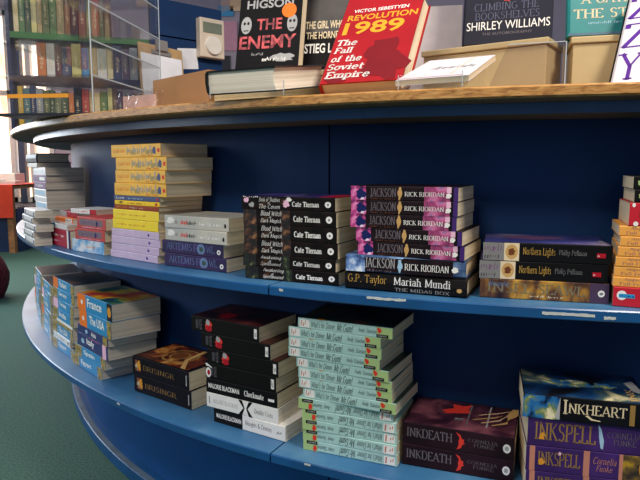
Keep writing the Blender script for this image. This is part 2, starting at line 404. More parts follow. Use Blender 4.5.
for a, b in ((D0, seam-.05), (seam+.05, D1)):
    part(sweep('back_panel', [(-.215, .33), (-.2, .33), (-.2, .9725), (-.215, .9725)], a, b, panel_blue))
    part(sweep('kick_panel', [(-.215, .04), (-.2, .04), (-.2, .3295), (-.215, .3295)], a, b, lit_panel_blue))
part(sweep('backing_board', [(-.24, .04), (-.22, .04), (-.22, .9725), (-.24, .9725)], D0, D1, panel_blue))
part(sweep('plinth', [(-.5, 0), (-.162, 0), (-.158, .004), (-.158, .038), (-.16, .04), (-.178, .04), (-.5, .04)], D0, D1, [shelf_blue, ledge_grey], mi=[0, 0, 0, 0, 1, 0, 0]))
# chips of bare wood along the shelf edges
rnd = random.Random(3)
for deg0, deg1, z in ((-112.6, -111.0, ZU-.004), (-106.0, -104.2, ZU-.009), (-103.9, -103.5, ZU-.012), (-116.6, -116.4, ZU-.006), (-128.0, -127.7, ZL-.006), (-115.4, -115.1, ZL-.003)):
    k = 12
    top = [pol(R(deg0+(deg1-deg0)*i/k), .0004, z + .0018 + .0014*rnd.random()) for i in range(k+1)]
    bot = [pol(R(deg0+(deg1-deg0)*i/k), .0004, z - .001 - .0016*rnd.random()) for i in range(k+1)]
    bm = bmesh.new(); bm.faces.new([bm.verts.new(p) for p in top + bot[::-1]])
    part(from_bm('paint_chip', bm, chip_white), 'pale bare wood showing through chipped paint')

# ------------------------------------------------------------------ colours for the book art
for n_, rgb in dict(white=(240, 238, 232), black=(10, 9, 11), softblack=(18, 14, 14), red=(196, 36, 40), crimson=(176, 22, 40), orange=(240, 120, 30), yellow=(250, 206, 40), gold=(206, 164, 80), dullgold=(150, 118, 66),
                   silver=(168, 168, 168), dimsilver=(112, 104, 110), lilac=(150, 110, 170), navy=(24, 34, 92), sky=(40, 150, 200), paleblue=(160, 196, 220), teal=(20, 140, 140), green=(70, 120, 60), grey=(130, 130, 130), dkgrey=(70, 70, 76),
                   brown=(110, 62, 34), amber=(220, 150, 50), pink=(220, 96, 150), palepink=(240, 190, 214), purple=(66, 40, 110), mauve=(120, 80, 120), tan=(200, 160, 100), mint=(164, 206, 190), lime=(158, 190, 120), flame=(224, 60, 50), slate=(78, 90, 130),
                   cream=(226, 208, 172), rust=(150, 60, 30), dimpurple=(74, 58, 84), bluegrey=(80, 110, 130), inkpink=(196, 130, 110), dimgreen=(60, 84, 74), skin=(214, 176, 140), violet=(92, 46, 150), darkred=(110, 18, 24), steel=(104, 128, 170), orangered=(226, 110, 40), stonegrey=(128, 118, 92), dimsteel=(92, 96, 122), olivegrey=(150, 146, 104)).items():
    c(n_, rgb, .5, spec=.2)
c('lavender_cover', (206, 186, 214), .4, noise=.05, scale=40); c('yellow_cover', (250, 220, 30), .4); c('big_yellow_cover', (246, 186, 44), .45, noise=.08, scale=25)
c('silver_cover', (176, 182, 178), .35, stops=[(.3, (160, 168, 166)), (.7, (214, 204, 186))], scale=7); c('artemis_cover', (36, 26, 74), .45, spec=.35, stops=[(.3, (26, 22, 60)), (.7, (58, 36, 92))], scale=30)
c('coven_cover', (14, 10, 10), .55, spec=.15, stops=[(.4, (9, 7, 7)), (.62, (30, 19, 17)), (.75, (90, 60, 34))], scale=35); c('witch_art', (70, 42, 24), .5, stops=[(.42, (12, 9, 9)), (.55, (70, 40, 24)), (.7, (150, 104, 66))], scale=70)
c('awak_art', (40, 46, 28), .5, stops=[(.46, (10, 10, 9)), (.62, (36, 46, 26)), (.74, (120, 130, 76))], scale=90); c('purple_cover_art', (50, 34, 110), .4, stops=[(.35, (14, 10, 28)), (.5, (50, 36, 110)), (.7, (84, 64, 140))], scale=14)
c('jackson_cover', (24, 15, 20), .55, spec=.15, stops=[(.35, (15, 10, 14)), (.7, (40, 24, 30))], scale=40); c('pink_art', (200, 80, 150), .35, stops=[(.36, (60, 24, 60)), (.46, (196, 70, 140)), (.56, (226, 120, 176)), (.66, (240, 220, 240))], scale=75)
c('pinkblue_art', (200, 80, 150), .35, stops=[(.34, (60, 30, 50)), (.44, (170, 70, 120)), (.54, (206, 116, 160)), (.64, (120, 110, 160))], scale=40)
c('blue_hard', (60, 78, 110), .3, stops=[(.3, (26, 32, 52)), (.5, (60, 84, 124)), (.7, (130, 160, 196))], scale=18); c('storm_art', (150, 180, 220), .3, stops=[(.35, (40, 56, 96)), (.5, (110, 146, 200)), (.65, (226, 236, 246))], scale=60)
c('gold_art', (150, 104, 40), .35, stops=[(.38, (40, 24, 26)), (.5, (92, 60, 38)), (.6, (160, 114, 42)), (.74, (200, 156, 66))], scale=18, dist=1.2, stretch=(1.6, 1, .7))
c('dusk_blue', (52, 54, 116), .35, stops=[(.3, (30, 34, 88)), (.55, (62, 62, 130)), (.75, (140, 124, 150))], scale=9); c('orange_cover', (240, 168, 74), .45); c('red_cover', (196, 26, 44), .4); c('strawberry', (30, 40, 26), .4, stops=[(.35, (16, 18, 18)), (.5, (60, 80, 40)), (.62, (190, 60, 40))], scale=60)
c('rune_cover', (14, 10, 18), .55, spec=.15, stops=[(.35, (10, 8, 14)), (.7, (22, 15, 26))], scale=25); c('ember_art', (90, 40, 22), .4, stops=[(.36, (22, 10, 10)), (.52, (110, 48, 24)), (.62, (178, 110, 50)), (.75, (210, 160, 90))], scale=16, dist=1.4)
c('bk_cover', (16, 11, 11), .5, noise=.2, spec=.18); c('bkfront', (44, 20, 20), .35, stops=[(.4, (24, 15, 16)), (.6, (70, 24, 24)), (.8, (120, 60, 50))], scale=12); c('mint_cover', (172, 210, 202), .42, noise=.04, scale=30); c('lime_cover', (172, 200, 132), .42, noise=.05); c('darkgreen_art', (40, 60, 46), .4, stops=[(.4, (22, 24, 22)), (.55, (40, 64, 52)), (.7, (110, 60, 44))], scale=14)
c('death_cover', (34, 18, 26), .55, spec=.15, stops=[(.3, (18, 10, 15)), (.7, (46, 24, 33))], scale=14); c('death_art', (80, 40, 54), .4, stops=[(.3, (28, 13, 22)), (.5, (70, 34, 50)), (.68, (136, 78, 90))], scale=16, dist=.8)
c('spell_cover', (54, 28, 92), .45, spec=.35, stops=[(.3, (40, 20, 72)), (.7, (70, 40, 110))], scale=14); c('heart_cover', (10, 10, 14), .5, spec=.18, stops=[(.4, (6, 6, 9)), (.7, (16, 18, 26))], scale=12); c('heart_art', (40, 90, 140), .3, stops=[(.36, (10, 26, 60)), (.47, (40, 110, 170)), (.56, (110, 130, 70)), (.66, (230, 220, 180))], scale=40, dist=.5); c('spell_art', (110, 84, 40), .35, stops=[(.35, (56, 44, 40)), (.5, (112, 88, 44)), (.66, (190, 150, 40))], scale=45)
c('heart_front', (20, 50, 80), .4, stops=[(.42, (8, 11, 18)), (.54, (12, 52, 96)), (.64, (60, 84, 84)), (.74, (210, 200, 156))], scale=13, dist=.6)
c('guide_blue', (28, 140, 196), .38, noise=.05); c('guide_navy', (24, 38, 104), .38); c('photo_art', (160, 120, 90), .4, stops=[(.36, (70, 54, 50)), (.48, (190, 150, 40)), (.56, (60, 110, 70)), (.66, (226, 180, 170))], scale=80); c('rainbow_art', (200, 140, 40), .3, stops=[(.34, (26, 40, 80)), (.46, (200, 60, 30)), (.54, (220, 180, 40)), (.62, (40, 110, 80)), (.72, (24, 40, 90))], scale=12)
c('guide_cover_art', (40, 46, 60), .35, stops=[(.4, (22, 26, 36)), (.56, (40, 52, 70)), (.7, (110, 80, 60))], scale=12); c('guide_light', (130, 190, 226), .4, stops=[(.4, (90, 164, 214)), (.6, (220, 226, 230))], scale=40); c('old_cover', (176, 28, 60), .45); c('box_red', (196, 58, 56), .45); c('box_grey', (116, 100, 108), .5); c('white_cover', (226, 226, 226), .35); c('grey_hard', (60, 54, 52), .5); c('beige_cover', (200, 190, 176), .5)

KT = {'lav': 0.0173, 'plainy': 0.0227, 'thinred': 0.0101, 'thinor': 0.0105, 'thinblue': 0.011, 'bigy': 0.0287, 'art': 0.028, 'sil': 0.0269, 'aw': 0.0237, 'bw': 0.0283, 'bos': 0.025, 'gpt': 0.032, 'hard': 0.0296, 'rr': 0.0236, 'gold': 0.0317, 'nl': 0.03, 'red': 0.0305, 'or': 0.0155, 'dot': 0.0352, 'fruit': 0.0197, 'rune': 0.0433, 'nc': 0.0310, 'dc': 0.0315, 'ck': 0.0310, 'bk': 0.0318, 'bkw': 0.0318, 'mi': 0.0202, 'mn': 0.0191, 'id': 0.0397, 'is3': 0.0430, 'is2': 0.0425, 'is1': 0.0470, 'ih': 0.0395, 'g': 0.03, 'italy': 0.0355, 'navy': 0.0229, 'usa': 0.0439, 'fr': 0.0429, 'w': 0.0192, 'wq': 0.0192, 'usam': 0.046, 'old': 0.0467, 'wb': 0.0133, 'ow': 0.0123, 'rw': 0.0165, 'lb': 0.0315, 'rd': 0.0286, 'tw': 0.0128}
KL = {'lav':.182,'plainy':.173,'thinred':.171,'thinor':.169,'thinblue':.172,'bigy':.189,'art':.178,'sil':.181,'aw':.196,'bw':.198,'bos':.197,
'gpt':.212,'hard':.207,'rr':.185,'gold':.194,'nl':.193,'red':.198,'or':.19,'dot':.19,'fruit':.19,'rune':.2,'nc':.184,'dc':.182,'ck':.18,'bk':.18,'bkw':.18,'mi':.183,'mn':.184,
'id':.192,'is3':.183,'is2':.183,'is1':.183,'ih':.186,'g':.19,'w':.16,'wq':.16,'italy':.2,'navy':.2,'usa':.2,'fr':.203,'old':.165,'wb':.153,'ow':.14,'rw':.14,'lb':.14,'rd':.131,'tw':.12}
KW = {'gpt': .14, 'hard': .14, 'lav': .118, 'thinred': .12, 'thinor': .12, 'thinblue': .12, 'plainy': .12, 'bigy': .128, 'old': .11, 'wb': .11, 'ow': .09, 'rw': .09, 'lb': .115, 'rd': .115, 'tw': .08, 'w': .11, 'wq': .045, 'mi': .125, 'mn': .127, 'aw': .12, 'bw': .12, 'bos': .12, 'or': .125}

gum = lambda lab: [('r', .84, 0, 1, 1, 'lime_cover'), ('r', .02, .12, .13, .9, 'white'), ('q', .03, .22, .12, .8, 'inkpink', 4), ('t', "What's for Dinner", .15, .22, .41, .82, 'dkgrey', 'script'), ('t', 'Mr.Gum!', .43, .15, .6, .9, 'softblack', 'script'), ('t', 'Andy Stanton', .65, .25, .84, .75, 'dkgrey', 'script'), ('b', .87, .7, .022, .26, 'flame'), ('r', .84, .04, .96, .34, 'softblack'), ('t', 'EGMONT', .855, .12, .945, .26, 'silver', 'bold')]
bwspine = lambda t1, t2, amp, art: [('r', 0, 0, .15, 1, art), ('r', .42, 0, .52, 1, art), ('t', t1, .2, .6, .43, .94, 'white', 'script'), ('t', amp, .29, .45, .32, .56, 'white', 'script'), ('t', t2, .2, .08, .43, .42, 'white', 'script'), ('t', 'Cate Tiernan', .56, .28, .84, .68, 'white', 'heavy'), ('e', .93, .5, .032, .22, 'white'), ('b', .93, .5, .01, .1, 'grey')]
guide = lambda t, band: [('r', 0, 0, .24, 1, band), ('t', t, .3, .3, .66, .8, 'white', 'bold'), ('r', .86, 0, 1, 1, 'photo_art')]
blk = [('r', .07, .2, .11, .8, 'dkgrey'), ('t', 'MALORIE', .125, .14, .165, .86, 'dimsilver', 'sans'), ('b', .27, .5, .055, .34, 'flame'), ('b', .26, .72, .03, .2, 'silver'), ('b', .275, .3, .04, .22, 'crimson'), ('r', .935, .22, .975, .84, 'white'), ('q', .94, .3, .97, .76, 'softblack', 5)]
wiggle = lambda n: [('q', .12, .2, .6, .75, 'grey', n)]
K = {
'lav': dict(n='lavender paperback', cov='lavender_cover', pg=pages, spine=[('q', .08, .4, .55, .55, 'palepink', 16), ('b', .79, .5, .02, .2, 'violet'), ('q', .9, .4, .95, .6, 'pink', 3)]),
'plainy': dict(n='plain bright yellow paperback', cov='yellow_cover', pg=pages, spine=[('q', .1, .4, .75, .6, 'amber', 22)]),
'thinred': dict(n='thin red-spined paperback', cov='rust', pg=pages, spine=[('q', .05, .3, .3, .75, 'amber', 10), ('q', .35, .3, .7, .7, 'cream', 14)]),
'thinor': dict(n='thin orange-yellow paperback', cov='yellow', pg=pages, spine=[('q', .05, .25, .24, .8, 'softblack', 6), ('q', .3, .3, .7, .7, 'rust', 14), ('e', .93, .5, .025, .3, 'red')]),
'thinblue': dict(n='thin slate-blue paperback', cov='slate', pg=pages, spine=[('q', .05, .25, .24, .8, 'white', 6), ('q', .3, .3, .66, .7, 'paleblue', 14), ('e', .95, .5, .025, .3, 'red')]),
'bigy': dict(n='thick golden yellow paperback', cov='big_yellow_cover', pg=pages, spine=[('t', 'Roald Dahl', .04, .38, .29, .66, 'orangered', 'thin'), ('q', .31, .2, .86, .8, 'olivegrey', 26), ('q', .34, .35, .82, .9, 'silver', 17), ('q', .62, .08, .86, .22, 'red', 10), ('b', .88, .5, .03, .3, 'slate'), ('r', .94, .36, .98, .64, 'flame')]),
'art': dict(n='dark purple paperback', cov='artemis_cover', pg=pages, spine=[('t', 'ARTEMIS', .07, .3, .5, .84, 'steel', 'thin'), ('t', 'F', .53, .3, .58, .84, 'steel', 'thin'), ('e', .65, .52, .065, .4, 'steel'), ('b', .65, .5, .035, .22, 'dimgreen'), ('t', 'WL', .73, .3, .86, .84, 'steel', 'thin'), ('q', .15, .08, .8, .2, 'dimpurple', 24), ('e', .93, .42, .028, .18, 'white'), ('b', .93, .42, .012, .08, 'navy')]),
'sil': dict(n='silver-grey paperback', cov='silver_cover', pg=pages, spine=[('b', .1, .6, .06, .24, 'white'), ('q', .18, .34, .27, .74, 'softblack', 5), ('q', .26, .34, .37, .7, 'flame', 6), ('q', .37, .34, .53, .66, 'softblack', 9), ('q', .56, .32, .9, .62, 'white', 16), ('b', .95, .42, .018, .16, 'softblack')]),
'aw': dict(n='black green-flecked paperback', cov='coven_cover', pg=pages, spine=bwspine('Awakening', 'Spellbound', '&', 'awak_art')),
'bw': dict(n='black brown-figured paperback', cov='coven_cover', pg=pages, spine=bwspine('Blood Witch', 'Dark Magick', '&', 'witch_art')),
'bos': dict(n='black paperback with star-patterned spine', cov='coven_cover', pg=pages, spine=bwspine('Book of Shadows', 'The Coven', '&', 'coven_cover') + [('b', .06, .7, .03, .2, 'palepink'), ('b', .12, .35, .03, .2, 'silver'), ('b', .5, .5, .035, .3, 'palepink'), ('b', .53, .8, .03, .15, 'white'), ('q', .02, .9, .2, 1, 'white', 8)], front=[('r', .02, .02, .98, .98, 'purple_cover_art'), ('r', .1, .0, .9, .22, 'crimson'), ('q', .1, .5, .9, .6, 'silver', 14)]),
'gpt': dict(n='black hardback with white and gold lettering', cov='softblack', pg=pages, hard=True, spine=[('t', 'G.P. Taylor', .03, .3, .36, .86, 'gold', 'thin'), ('t', 'Mariah Mundi', .42, .42, .875, .86, 'white', 'serif'), ('t', 'THE MIDAS BOX', .43, .1, .87, .28, 'silver', 'thin'), ('b', .945, .38, .02, .1, 'tan')]),
'hard': dict(n='blue hardback with a stormy spine', cov='blue_hard', pg=pages, hard=True, spine=[('r', .0, .02, .17, .98, 'storm_art'), ('r', .17, .1, .5, .9, 'jackson_cover'), ('t', 'JACKSON', .17, .28, .43, .9, 'silver', 'serif'), ('q', .19, .08, .4, .22, 'dimsilver', 14), ('b', .47, .5, .02, .35, 'paleblue'), ('r', .5, .05, .9, .95, 'jackson_cover'), ('t', 'RICK RIORDAN', .51, .26, .87, .66, 'white', 'serif'), ('b', .92, .45, .026, .18, 'white')]),
'rr': dict(n='black and pink paperback', cov='jackson_cover', pg=pages, spine=[('r', .0, .0, .15, 1, 'pink_art'), ('b', .1, .45, .045, .35, 'navy'), ('r', .7, .0, .93, 1, 'pinkblue_art'), ('r', .9, .6, .94, 1, 'palepink'), ('r', .96, 0, 1, 1, 'purple'), ('t', 'JACKSON', .19, .22, .44, .88, 'dimsilver', 'serif'), ('q', .2, .06, .44, .18, 'brown', 16), ('b', .475, .5, .02, .42, 'tan'), ('t', 'RICK RIORDAN', .52, .3, .88, .64, 'white', 'serif'), ('b', .915, .4, .024, .2, 'white')]),
'gold': dict(n='thick gold and brown marbled paperback', cov='gold_art', pg=pages, spine=[('t', 'INSEL', .06, .3, .42, .82, 'stonegrey', 'serif'), ('t', 'SEAWL', .47, .3, .82, .82, 'stonegrey', 'serif'), ('t', 'Alexander', .06, .62, .24, .92, 'steel', 'script'), ('q', .4, .14, .66, .24, 'cream', 22), ('r', .86, 0, 1, 1, 'dimpurple'), ('e', .945, .5, .026, .17, 'white'), ('b', .945, .5, .014, .08, 'grey')]),
'nl': dict(n='black paperback with white emblem panel', cov='black', pg=pages, spine=[('r', 0, .02, .17, .98, 'grey'), ('q', .01, .1, .16, .4, 'dkgrey', 7), ('q', .01, .5, .16, .9, 'mauve', 7), ('r', .17, .02, .29, .98, 'cream'), ('e', .23, .5, .05, .4, 'tan'), ('b', .23, .5, .03, .22, 'brown'), ('t', 'Northern Lights', .32, .26, .57, .78, 'gold', 'thin'), ('t', 'Philip Pullman', .6, .34, .81, .7, 'grey', 'thin'), ('r', .885, .34, .95, .58, 'crimson'), ('q', .89, .38, .91, .54, 'white', 2)], front=[('r', .01, .01, .99, .99, 'dusk_blue'), ('b', .6, .6, .2, .25, 'mauve'), ('q', .1, .03, .5, .08, 'silver', 6)]),
'red': dict(n='thick red paperback with a blue badge', cov='red_cover', pg=pages, spine=[('e', .06, .58, .035, .24, 'white'), ('r', .04, .46, .15, .66, 'sky'), ('q', .045, .5, .145, .62, 'navy', 7)]),
'or': dict(n='thin orange paperback', cov='orange_cover', pg=pages, spine=[('t', 'Angus, Thongs and', .08, .56, .42, .92, 'mauve', 'thin'), ('t', 'Full-Frontal Snogging', .05, .1, .5, .48, 'mauve', 'thin')]),
'dot': dict(n='red white-dotted paperback', cov='red_cover', pg=pages, spine=[('e', .03, .9, .012, .09, 'white'), ('e', .1, .82, .012, .08, 'white'), ('e', .05, .1, .018, .1, 'white'), ('e', .16, .92, .012, .08, 'white'), ('e', .14, .12, .012, .08, 'white'), ('b', .12, .48, .06, .2, 'brown'), ('e', .25, .7, .02, .1, 'white')]),
'fruit': dict(n='dark fruit-spined paperback', cov='black', pg=pages, spine=[('b', .06, .5, .03, .32, 'strawberry'), ('b', .05, .5, .02, .22, 'lime'), ('b', .15, .5, .03, .3, 'strawberry'), ('b', .25, .5, .03, .3, 'strawberry')]),
'rune': dict(n='thick black paperback with gold runes', cov='rune_cover', pg=pages, spine=[('r', .05, .2, .15, .82, 'ember_art'), ('q', .05, .22, .1, .8, 'cream', 3), ('b', .125, .5, .03, .28, 'amber'), ('t', 'BRISINGR', .2, .34, .76, .62, 'dullgold', 'thin'), ('r', .95, .22, .965, .78, 'silver')], front=[('r', .04, .04, .96, .96, 'ember_art'), ('e', .5, .5, .34, .24, 'dullgold'), ('e', .5, .5, .30, .21, 'ember_art'), ('e', .5, .52, .2, .13, 'dullgold'), ('e', .5, .52, .17, .11, 'brown'), ('p', [(.05, .1), (.4, .3), (.95, .36), (.95, .42), (.4, .36), (.05, .18)], 'tan'), ('r', .02, .0, .98, .06, 'rune_cover')]),
'nc': dict(n='half black half white paperback', cov='white', pg=pages_white, spine=[('r', 0, 0, .42, 1, 'black'), ('t', 'MALORIE BLACKMAN', .04, .34, .4, .66, 'white', 'bold'), ('t', 'Noughts & Crosses', .46, .3, .82, .72, 'softblack', 'thin'), ('q', .89, .4, .96, .58, 'grey', 5)]),
'dc': dict(n='white paperback with a black cross', cov='white', pg=pages_white, spine=[('r', .03, .25, .05, .75, 'silver'), ('t', 'MALORIE BLACKMAN', .1, .34, .45, .64, 'silver', 'thin'), ('p', [(.46, 1), (.51, 1), (.56, .62), (.61, 1), (.66, 1), (.59, .5), (.66, 0), (.61, 0), (.56, .36), (.51, 0), (.46, 0), (.53, .5)], 'black'), ('p', [(.52, .92), (.54, .92), (.56, .72), (.58, .92), (.6, .92), (.57, .5), (.6, .08), (.58, .08), (.56, .28), (.54, .08), (.52, .08), (.55, .5)], 'white'), ('t', 'Double Cross', .68, .32, .93, .66, 'silver', 'serif')]),
'ck': dict(n='black paperback with white lettering', cov='black', pg=pages, spine=[('t', 'MALORIE BLACKMAN', .03, .34, .48, .68, 'white', 'bold'), ('t', 'Checkmate', .55, .32, .82, .72, 'white', 'heavy'), ('r', .88, .36, .96, .54, 'white')]),
'bk': dict(n='black paperback with a flame on its spine', cov='bk_cover', pg=pages, spine=blk, front=[('r', .01, .01, .99, .99, 'bkfront'), ('b', .3, .62, .1, .08, 'palepink'), ('b', .3, .62, .14, .12, 'crimson')]),
'bkw': dict(n='black paperback with a white hook', cov='bk_cover', pg=pages, spine=blk[:2] + [('p', [(0, .95), (.02, 1), (.09, .8), (.1, .7), (.04, .82), (.02, .78)], 'white'), ('e', .045, .38, .04, .34, 'white'), ('e', .05, .38, .022, .18, 'crimson')] + blk[-2:]),
'mn': dict(n='thin mint green paperback', cov='mint_cover', pg=pages, spine=gum(0), front=[('r', .03, .0, 1, 1, 'darkgreen_art'), ('b', .04, .75, .05, .05, 'amber')]),
'mi': dict(n='upside-down mint green paperback', cov='mint_cover', pg=pages, flip=True, spine=gum(0)),
'id': dict(n='thick plum-black paperback with a red moth', cov='death_cover', pg=pages, spine=[('t', 'INKDEATH', .04, .36, .46, .8, 'dimsilver', 'serif'), ('p', [(.49, .9), (.53, .8), (.545, .62), (.565, .6), (.56, .46), (.575, .42), (.55, .36), (.54, .2), (.5, .1), (.52, .36), (.515, .5), (.525, .66)], 'flame'), ('t', 'CORNELIA', .6, .54, .86, .7, 'dimsilver', 'thin'), ('t', 'FUNKE', .65, .34, .83, .5, 'dimsilver', 'thin'), ('e', .935, .5, .033, .2, 'white'), ('b', .935, .5, .018, .1, 'silver')],
     front=[('r', .01, .01, .99, .99, 'death_art'), ('p', [(.5, .66), (.62, .7), (.72, .6), (.88, .62), (.84, .52), (.92, .44), (.74, .46), (.62, .42), (.56, .54)], 'flame'), ('r', .2, .43, .92, .445, 'dimsilver'), ('r', .2, .25, .94, .265, 'silver'), ('p', [(.98, .0), (.98, .05), (.8, .09), (.66, .1), (.62, .05), (.76, .0)], 'tan'), ('p', [(.74, .1), (.78, .06), (.6, .2), (.42, .4), (.4, .39), (.56, .2)], 'tan'), ('p', [(.7, .1), (.74, .06), (.52, .16), (.34, .32), (.32, .31), (.48, .15)], 'skin'), ('p', [(.66, .09), (.7, .04), (.46, .1), (.3, .22), (.28, .21), (.42, .08)], 'tan'), ('p', [(.86, .08), (.9, .06), (.74, .2), (.6, .36), (.58, .35), (.7, .2)], 'skin'), ('q', .3, .48, .38, .6, 'silver', 5)]),
'is1': dict(n='thick purple paperback with a pale feather', cov='spell_cover', pg=pages, spine=[('t', 'INKSPELL', .06, .22, .56, .88, 'dullgold', 'serif'), ('b', .12, .36, .025, .14, 'amber'), ('p', [(.575, .96), (.6, .8), (.625, .4), (.62, .1), (.6, .14), (.585, .5)], 'paleblue'), ('t', 'CORNELIA', .65, .52, .92, .74, 'dimsilver', 'thin'), ('t', 'FUNKE', .7, .28, .88, .48, 'dimsilver', 'thin'), ('e', .97, .6, .03, .3, 'violet')]),
'is2': dict(n='thick purple paperback with gold bands', cov='spell_cover', pg=pages, spine=[('r', .03, 0, .075, 1, 'inkpink'), ('r', .475, 0, .525, 1, 'inkpink'), ('t', 'INKSPELL', .1, .26, .45, .82, 'dullgold', 'serif'), ('b', .13, .4, .025, .14, 'amber'), ('b', .28, .78, .012, .07, 'palepink'), ('t', 'Cornelia', .555, .52, .74, .8, 'inkpink', 'script'), ('t', 'Funke', .58, .24, .71, .48, 'inkpink', 'script'), ('r', .76, 0, .79, 1, 'inkpink'), ('r', .79, 0, 1, 1, 'spell_art'), ('b', .95, .5, .03, .22, 'amber')]),
'is3': dict(n='thick purple paperback with gold lettering', cov='spell_cover', pg=pages, spine=[('r', .03, 0, .075, 1, 'inkpink'), ('r', .475, 0, .525, 1, 'inkpink'), ('t', 'INKSPELL', .1, .26, .45, .82, 'dullgold', 'serif'), ('t', 'Cornelia', .555, .52, .74, .8, 'inkpink', 'script'), ('t', 'Funke', .58, .24, .71, .48, 'inkpink', 'script'), ('r', .79, 0, 1, 1, 'spell_art')]),
'ih': dict(n='thick black and blue paperback', cov='heart_cover', pg=pages, spine=[('r', 0, .02, .3, .98, 'heart_art'), ('p', [(.26, .1), (.3, .98), (.3, .05)], 'silver'), ('t', 'I', .325, .3, .36, .9, 'cream', 'serif'), ('t', 'NKHEART', .365, .34, .82, .78, 'cream', 'serif'), ('p', [(.5, .3), (.55, .14), (.62, .12), (.62, .16), (.56, .2), (.52, .34)], 'cream'), ('r', .84, .08, .88, .92, 'dullgold'), ('e', .965, .5, .03, .2, 'white')],
     front=[('r', .01, .01, .99, .99, 'heart_front'), ('b', .5, .6, .14, .26, 'heart_art'), ('b', .46, .72, .1, .1, 'heart_art'), ('b', .52, .3, .1, .1, 'heart_art'), ('t', 'INK', .06, .08, .5, .15, 'tan', 'serif'), ('p', [(.3, .0), (.8, .04), (.7, .12), (.4, .08)], 'silver')]),
'g': dict(n='blue-spined travel guide', cov='guide_blue', pg=pages_grey, spine=[], front=[('r', .01, .0, .99, .99, 'guide_cover_art')]),
'wq': dict(n='white-spined booklet', cov='white_cover', pg=pages_grey, spine=[('r', 0, 0, 1, .3, 'grey'), ('b', .12, .5, .04, .3, 'navy'), ('b', .9, .5, .04, .3, 'navy')]),
'w': dict(n='white-spined book', cov='white_cover', pg=pages_grey, spine=[('q', .1, .3, .7, .7, 'silver', 16), ('b', .9, .5, .03, .3, 'dkgrey')]),
'italy': dict(n='thick navy travel guide with white lettering', cov='guide_navy', pg=pages_grey, spine=[('t', 'Italy', .33, .25, .58, .85, 'white', 'bold'), ('b', .2, .5, .05, .2, 'paleblue'), ('r', .84, 0, .95, 1, 'palepink'), ('q', .4, .9, .8, .98, 'pink', 4)]),
'navy': dict(n='slim navy travel guide', cov='guide_navy', pg=pages_grey, spine=[('b', .3, .5, .04, .25, 'paleblue'), ('t', 'Asia', .46, .25, .62, .8, 'white', 'bold'), ('r', .84, 0, .97, 1, 'photo_art')]),
'usa': dict(n='thick blue travel guide with orange band', cov='guide_blue', pg=pages_grey, spine=[('r', 0, 0, .25, 1, 'orange'), ('e', .13, .5, .03, .15, 'white'), ('t', 'The USA', .33, .32, .8, .84, 'white', 'bold'), ('r', .88, 0, 1, 1, 'photo_art')]),
'usam': dict(n='thick blue travel guide with white top stripe', cov='guide_blue', pg=pages_grey, spine=[('r', 0, 0, .22, 1, 'photo_art'), ('r', .22, .82, 1, 1, 'white'), ('r', .22, .6, 1, .82, 'photo_art'), ('t', 'The USA', .3, .14, .74, .5, 'white', 'bold'), ('r', .86, 0, 1, .8, 'photo_art')]),  # white stripe: reflection on the cover, painted onto the spine
'fr': dict(n='thick blue travel guide with rainbow cover', cov='guide_blue', pg=pages_grey, spine=[('r', 0, 0, .25, 1, 'orange'), ('e', .13, .5, .03, .15, 'white'), ('t', 'France', .3, .3, .72, .84, 'white', 'bold'), ('r', .87, 0, 1, 1, 'softblack'), ('e', .93, .5, .05, .3, 'amber')], front=[('r', .02, .01, .99, .99, 'rainbow_art')]),
'old': dict(n='thick crimson-spined book', cov='old_cover', pg=pages_grey, spine=[('r', 0, 0, .12, 1, 'navy'), ('q', .2, .55, .75, .75, 'white', 12), ('q', .2, .25, .6, .38, 'palepink', 12), ('r', .86, 0, .93, 1, 'white'), ('r', .93, 0, 1, 1, 'navy')]),
'wb': dict(n='thin white and blue book', cov='white_cover', pg=pages_grey, spine=[('r', 0, .5, .45, 1, 'sky')]),
'ow': dict(n='thin orange and white book', cov='orange', pg=pages_grey, spine=[('r', .6, .1, .95, .9, 'white'), ('q', .65, .3, .9, .7, 'softblack', 4)]),
'rw': dict(n='thin red and silver book', cov='crimson', pg=pages_grey, spine=[('r', 0, 0, .35, 1, 'silver')]),
'lb': dict(n='pale blue book', cov='guide_light', pg=pages, spine=[('q', .4, .4, .75, .6, 'amber', 10)]),
'rd': dict(n='red book with grey text panel', cov='box_red', pg=pages, spine=[('r', .08, .28, .9, .82, 'box_grey'), ('q', .12, .38, .82, .7, 'mauve', 22), ('b', .7, .5, .03, .22, 'navy'), ('q', .15, .08, .85, .2, 'palepink', 20)]),
'tw': dict(n='thin white book with red edge', cov='white_cover', pg=pages_grey, spine=[('r', .75, .0, 1, 1, 'crimson'), ('q', .2, .3, .7, .7, 'flame', 10)]),
}
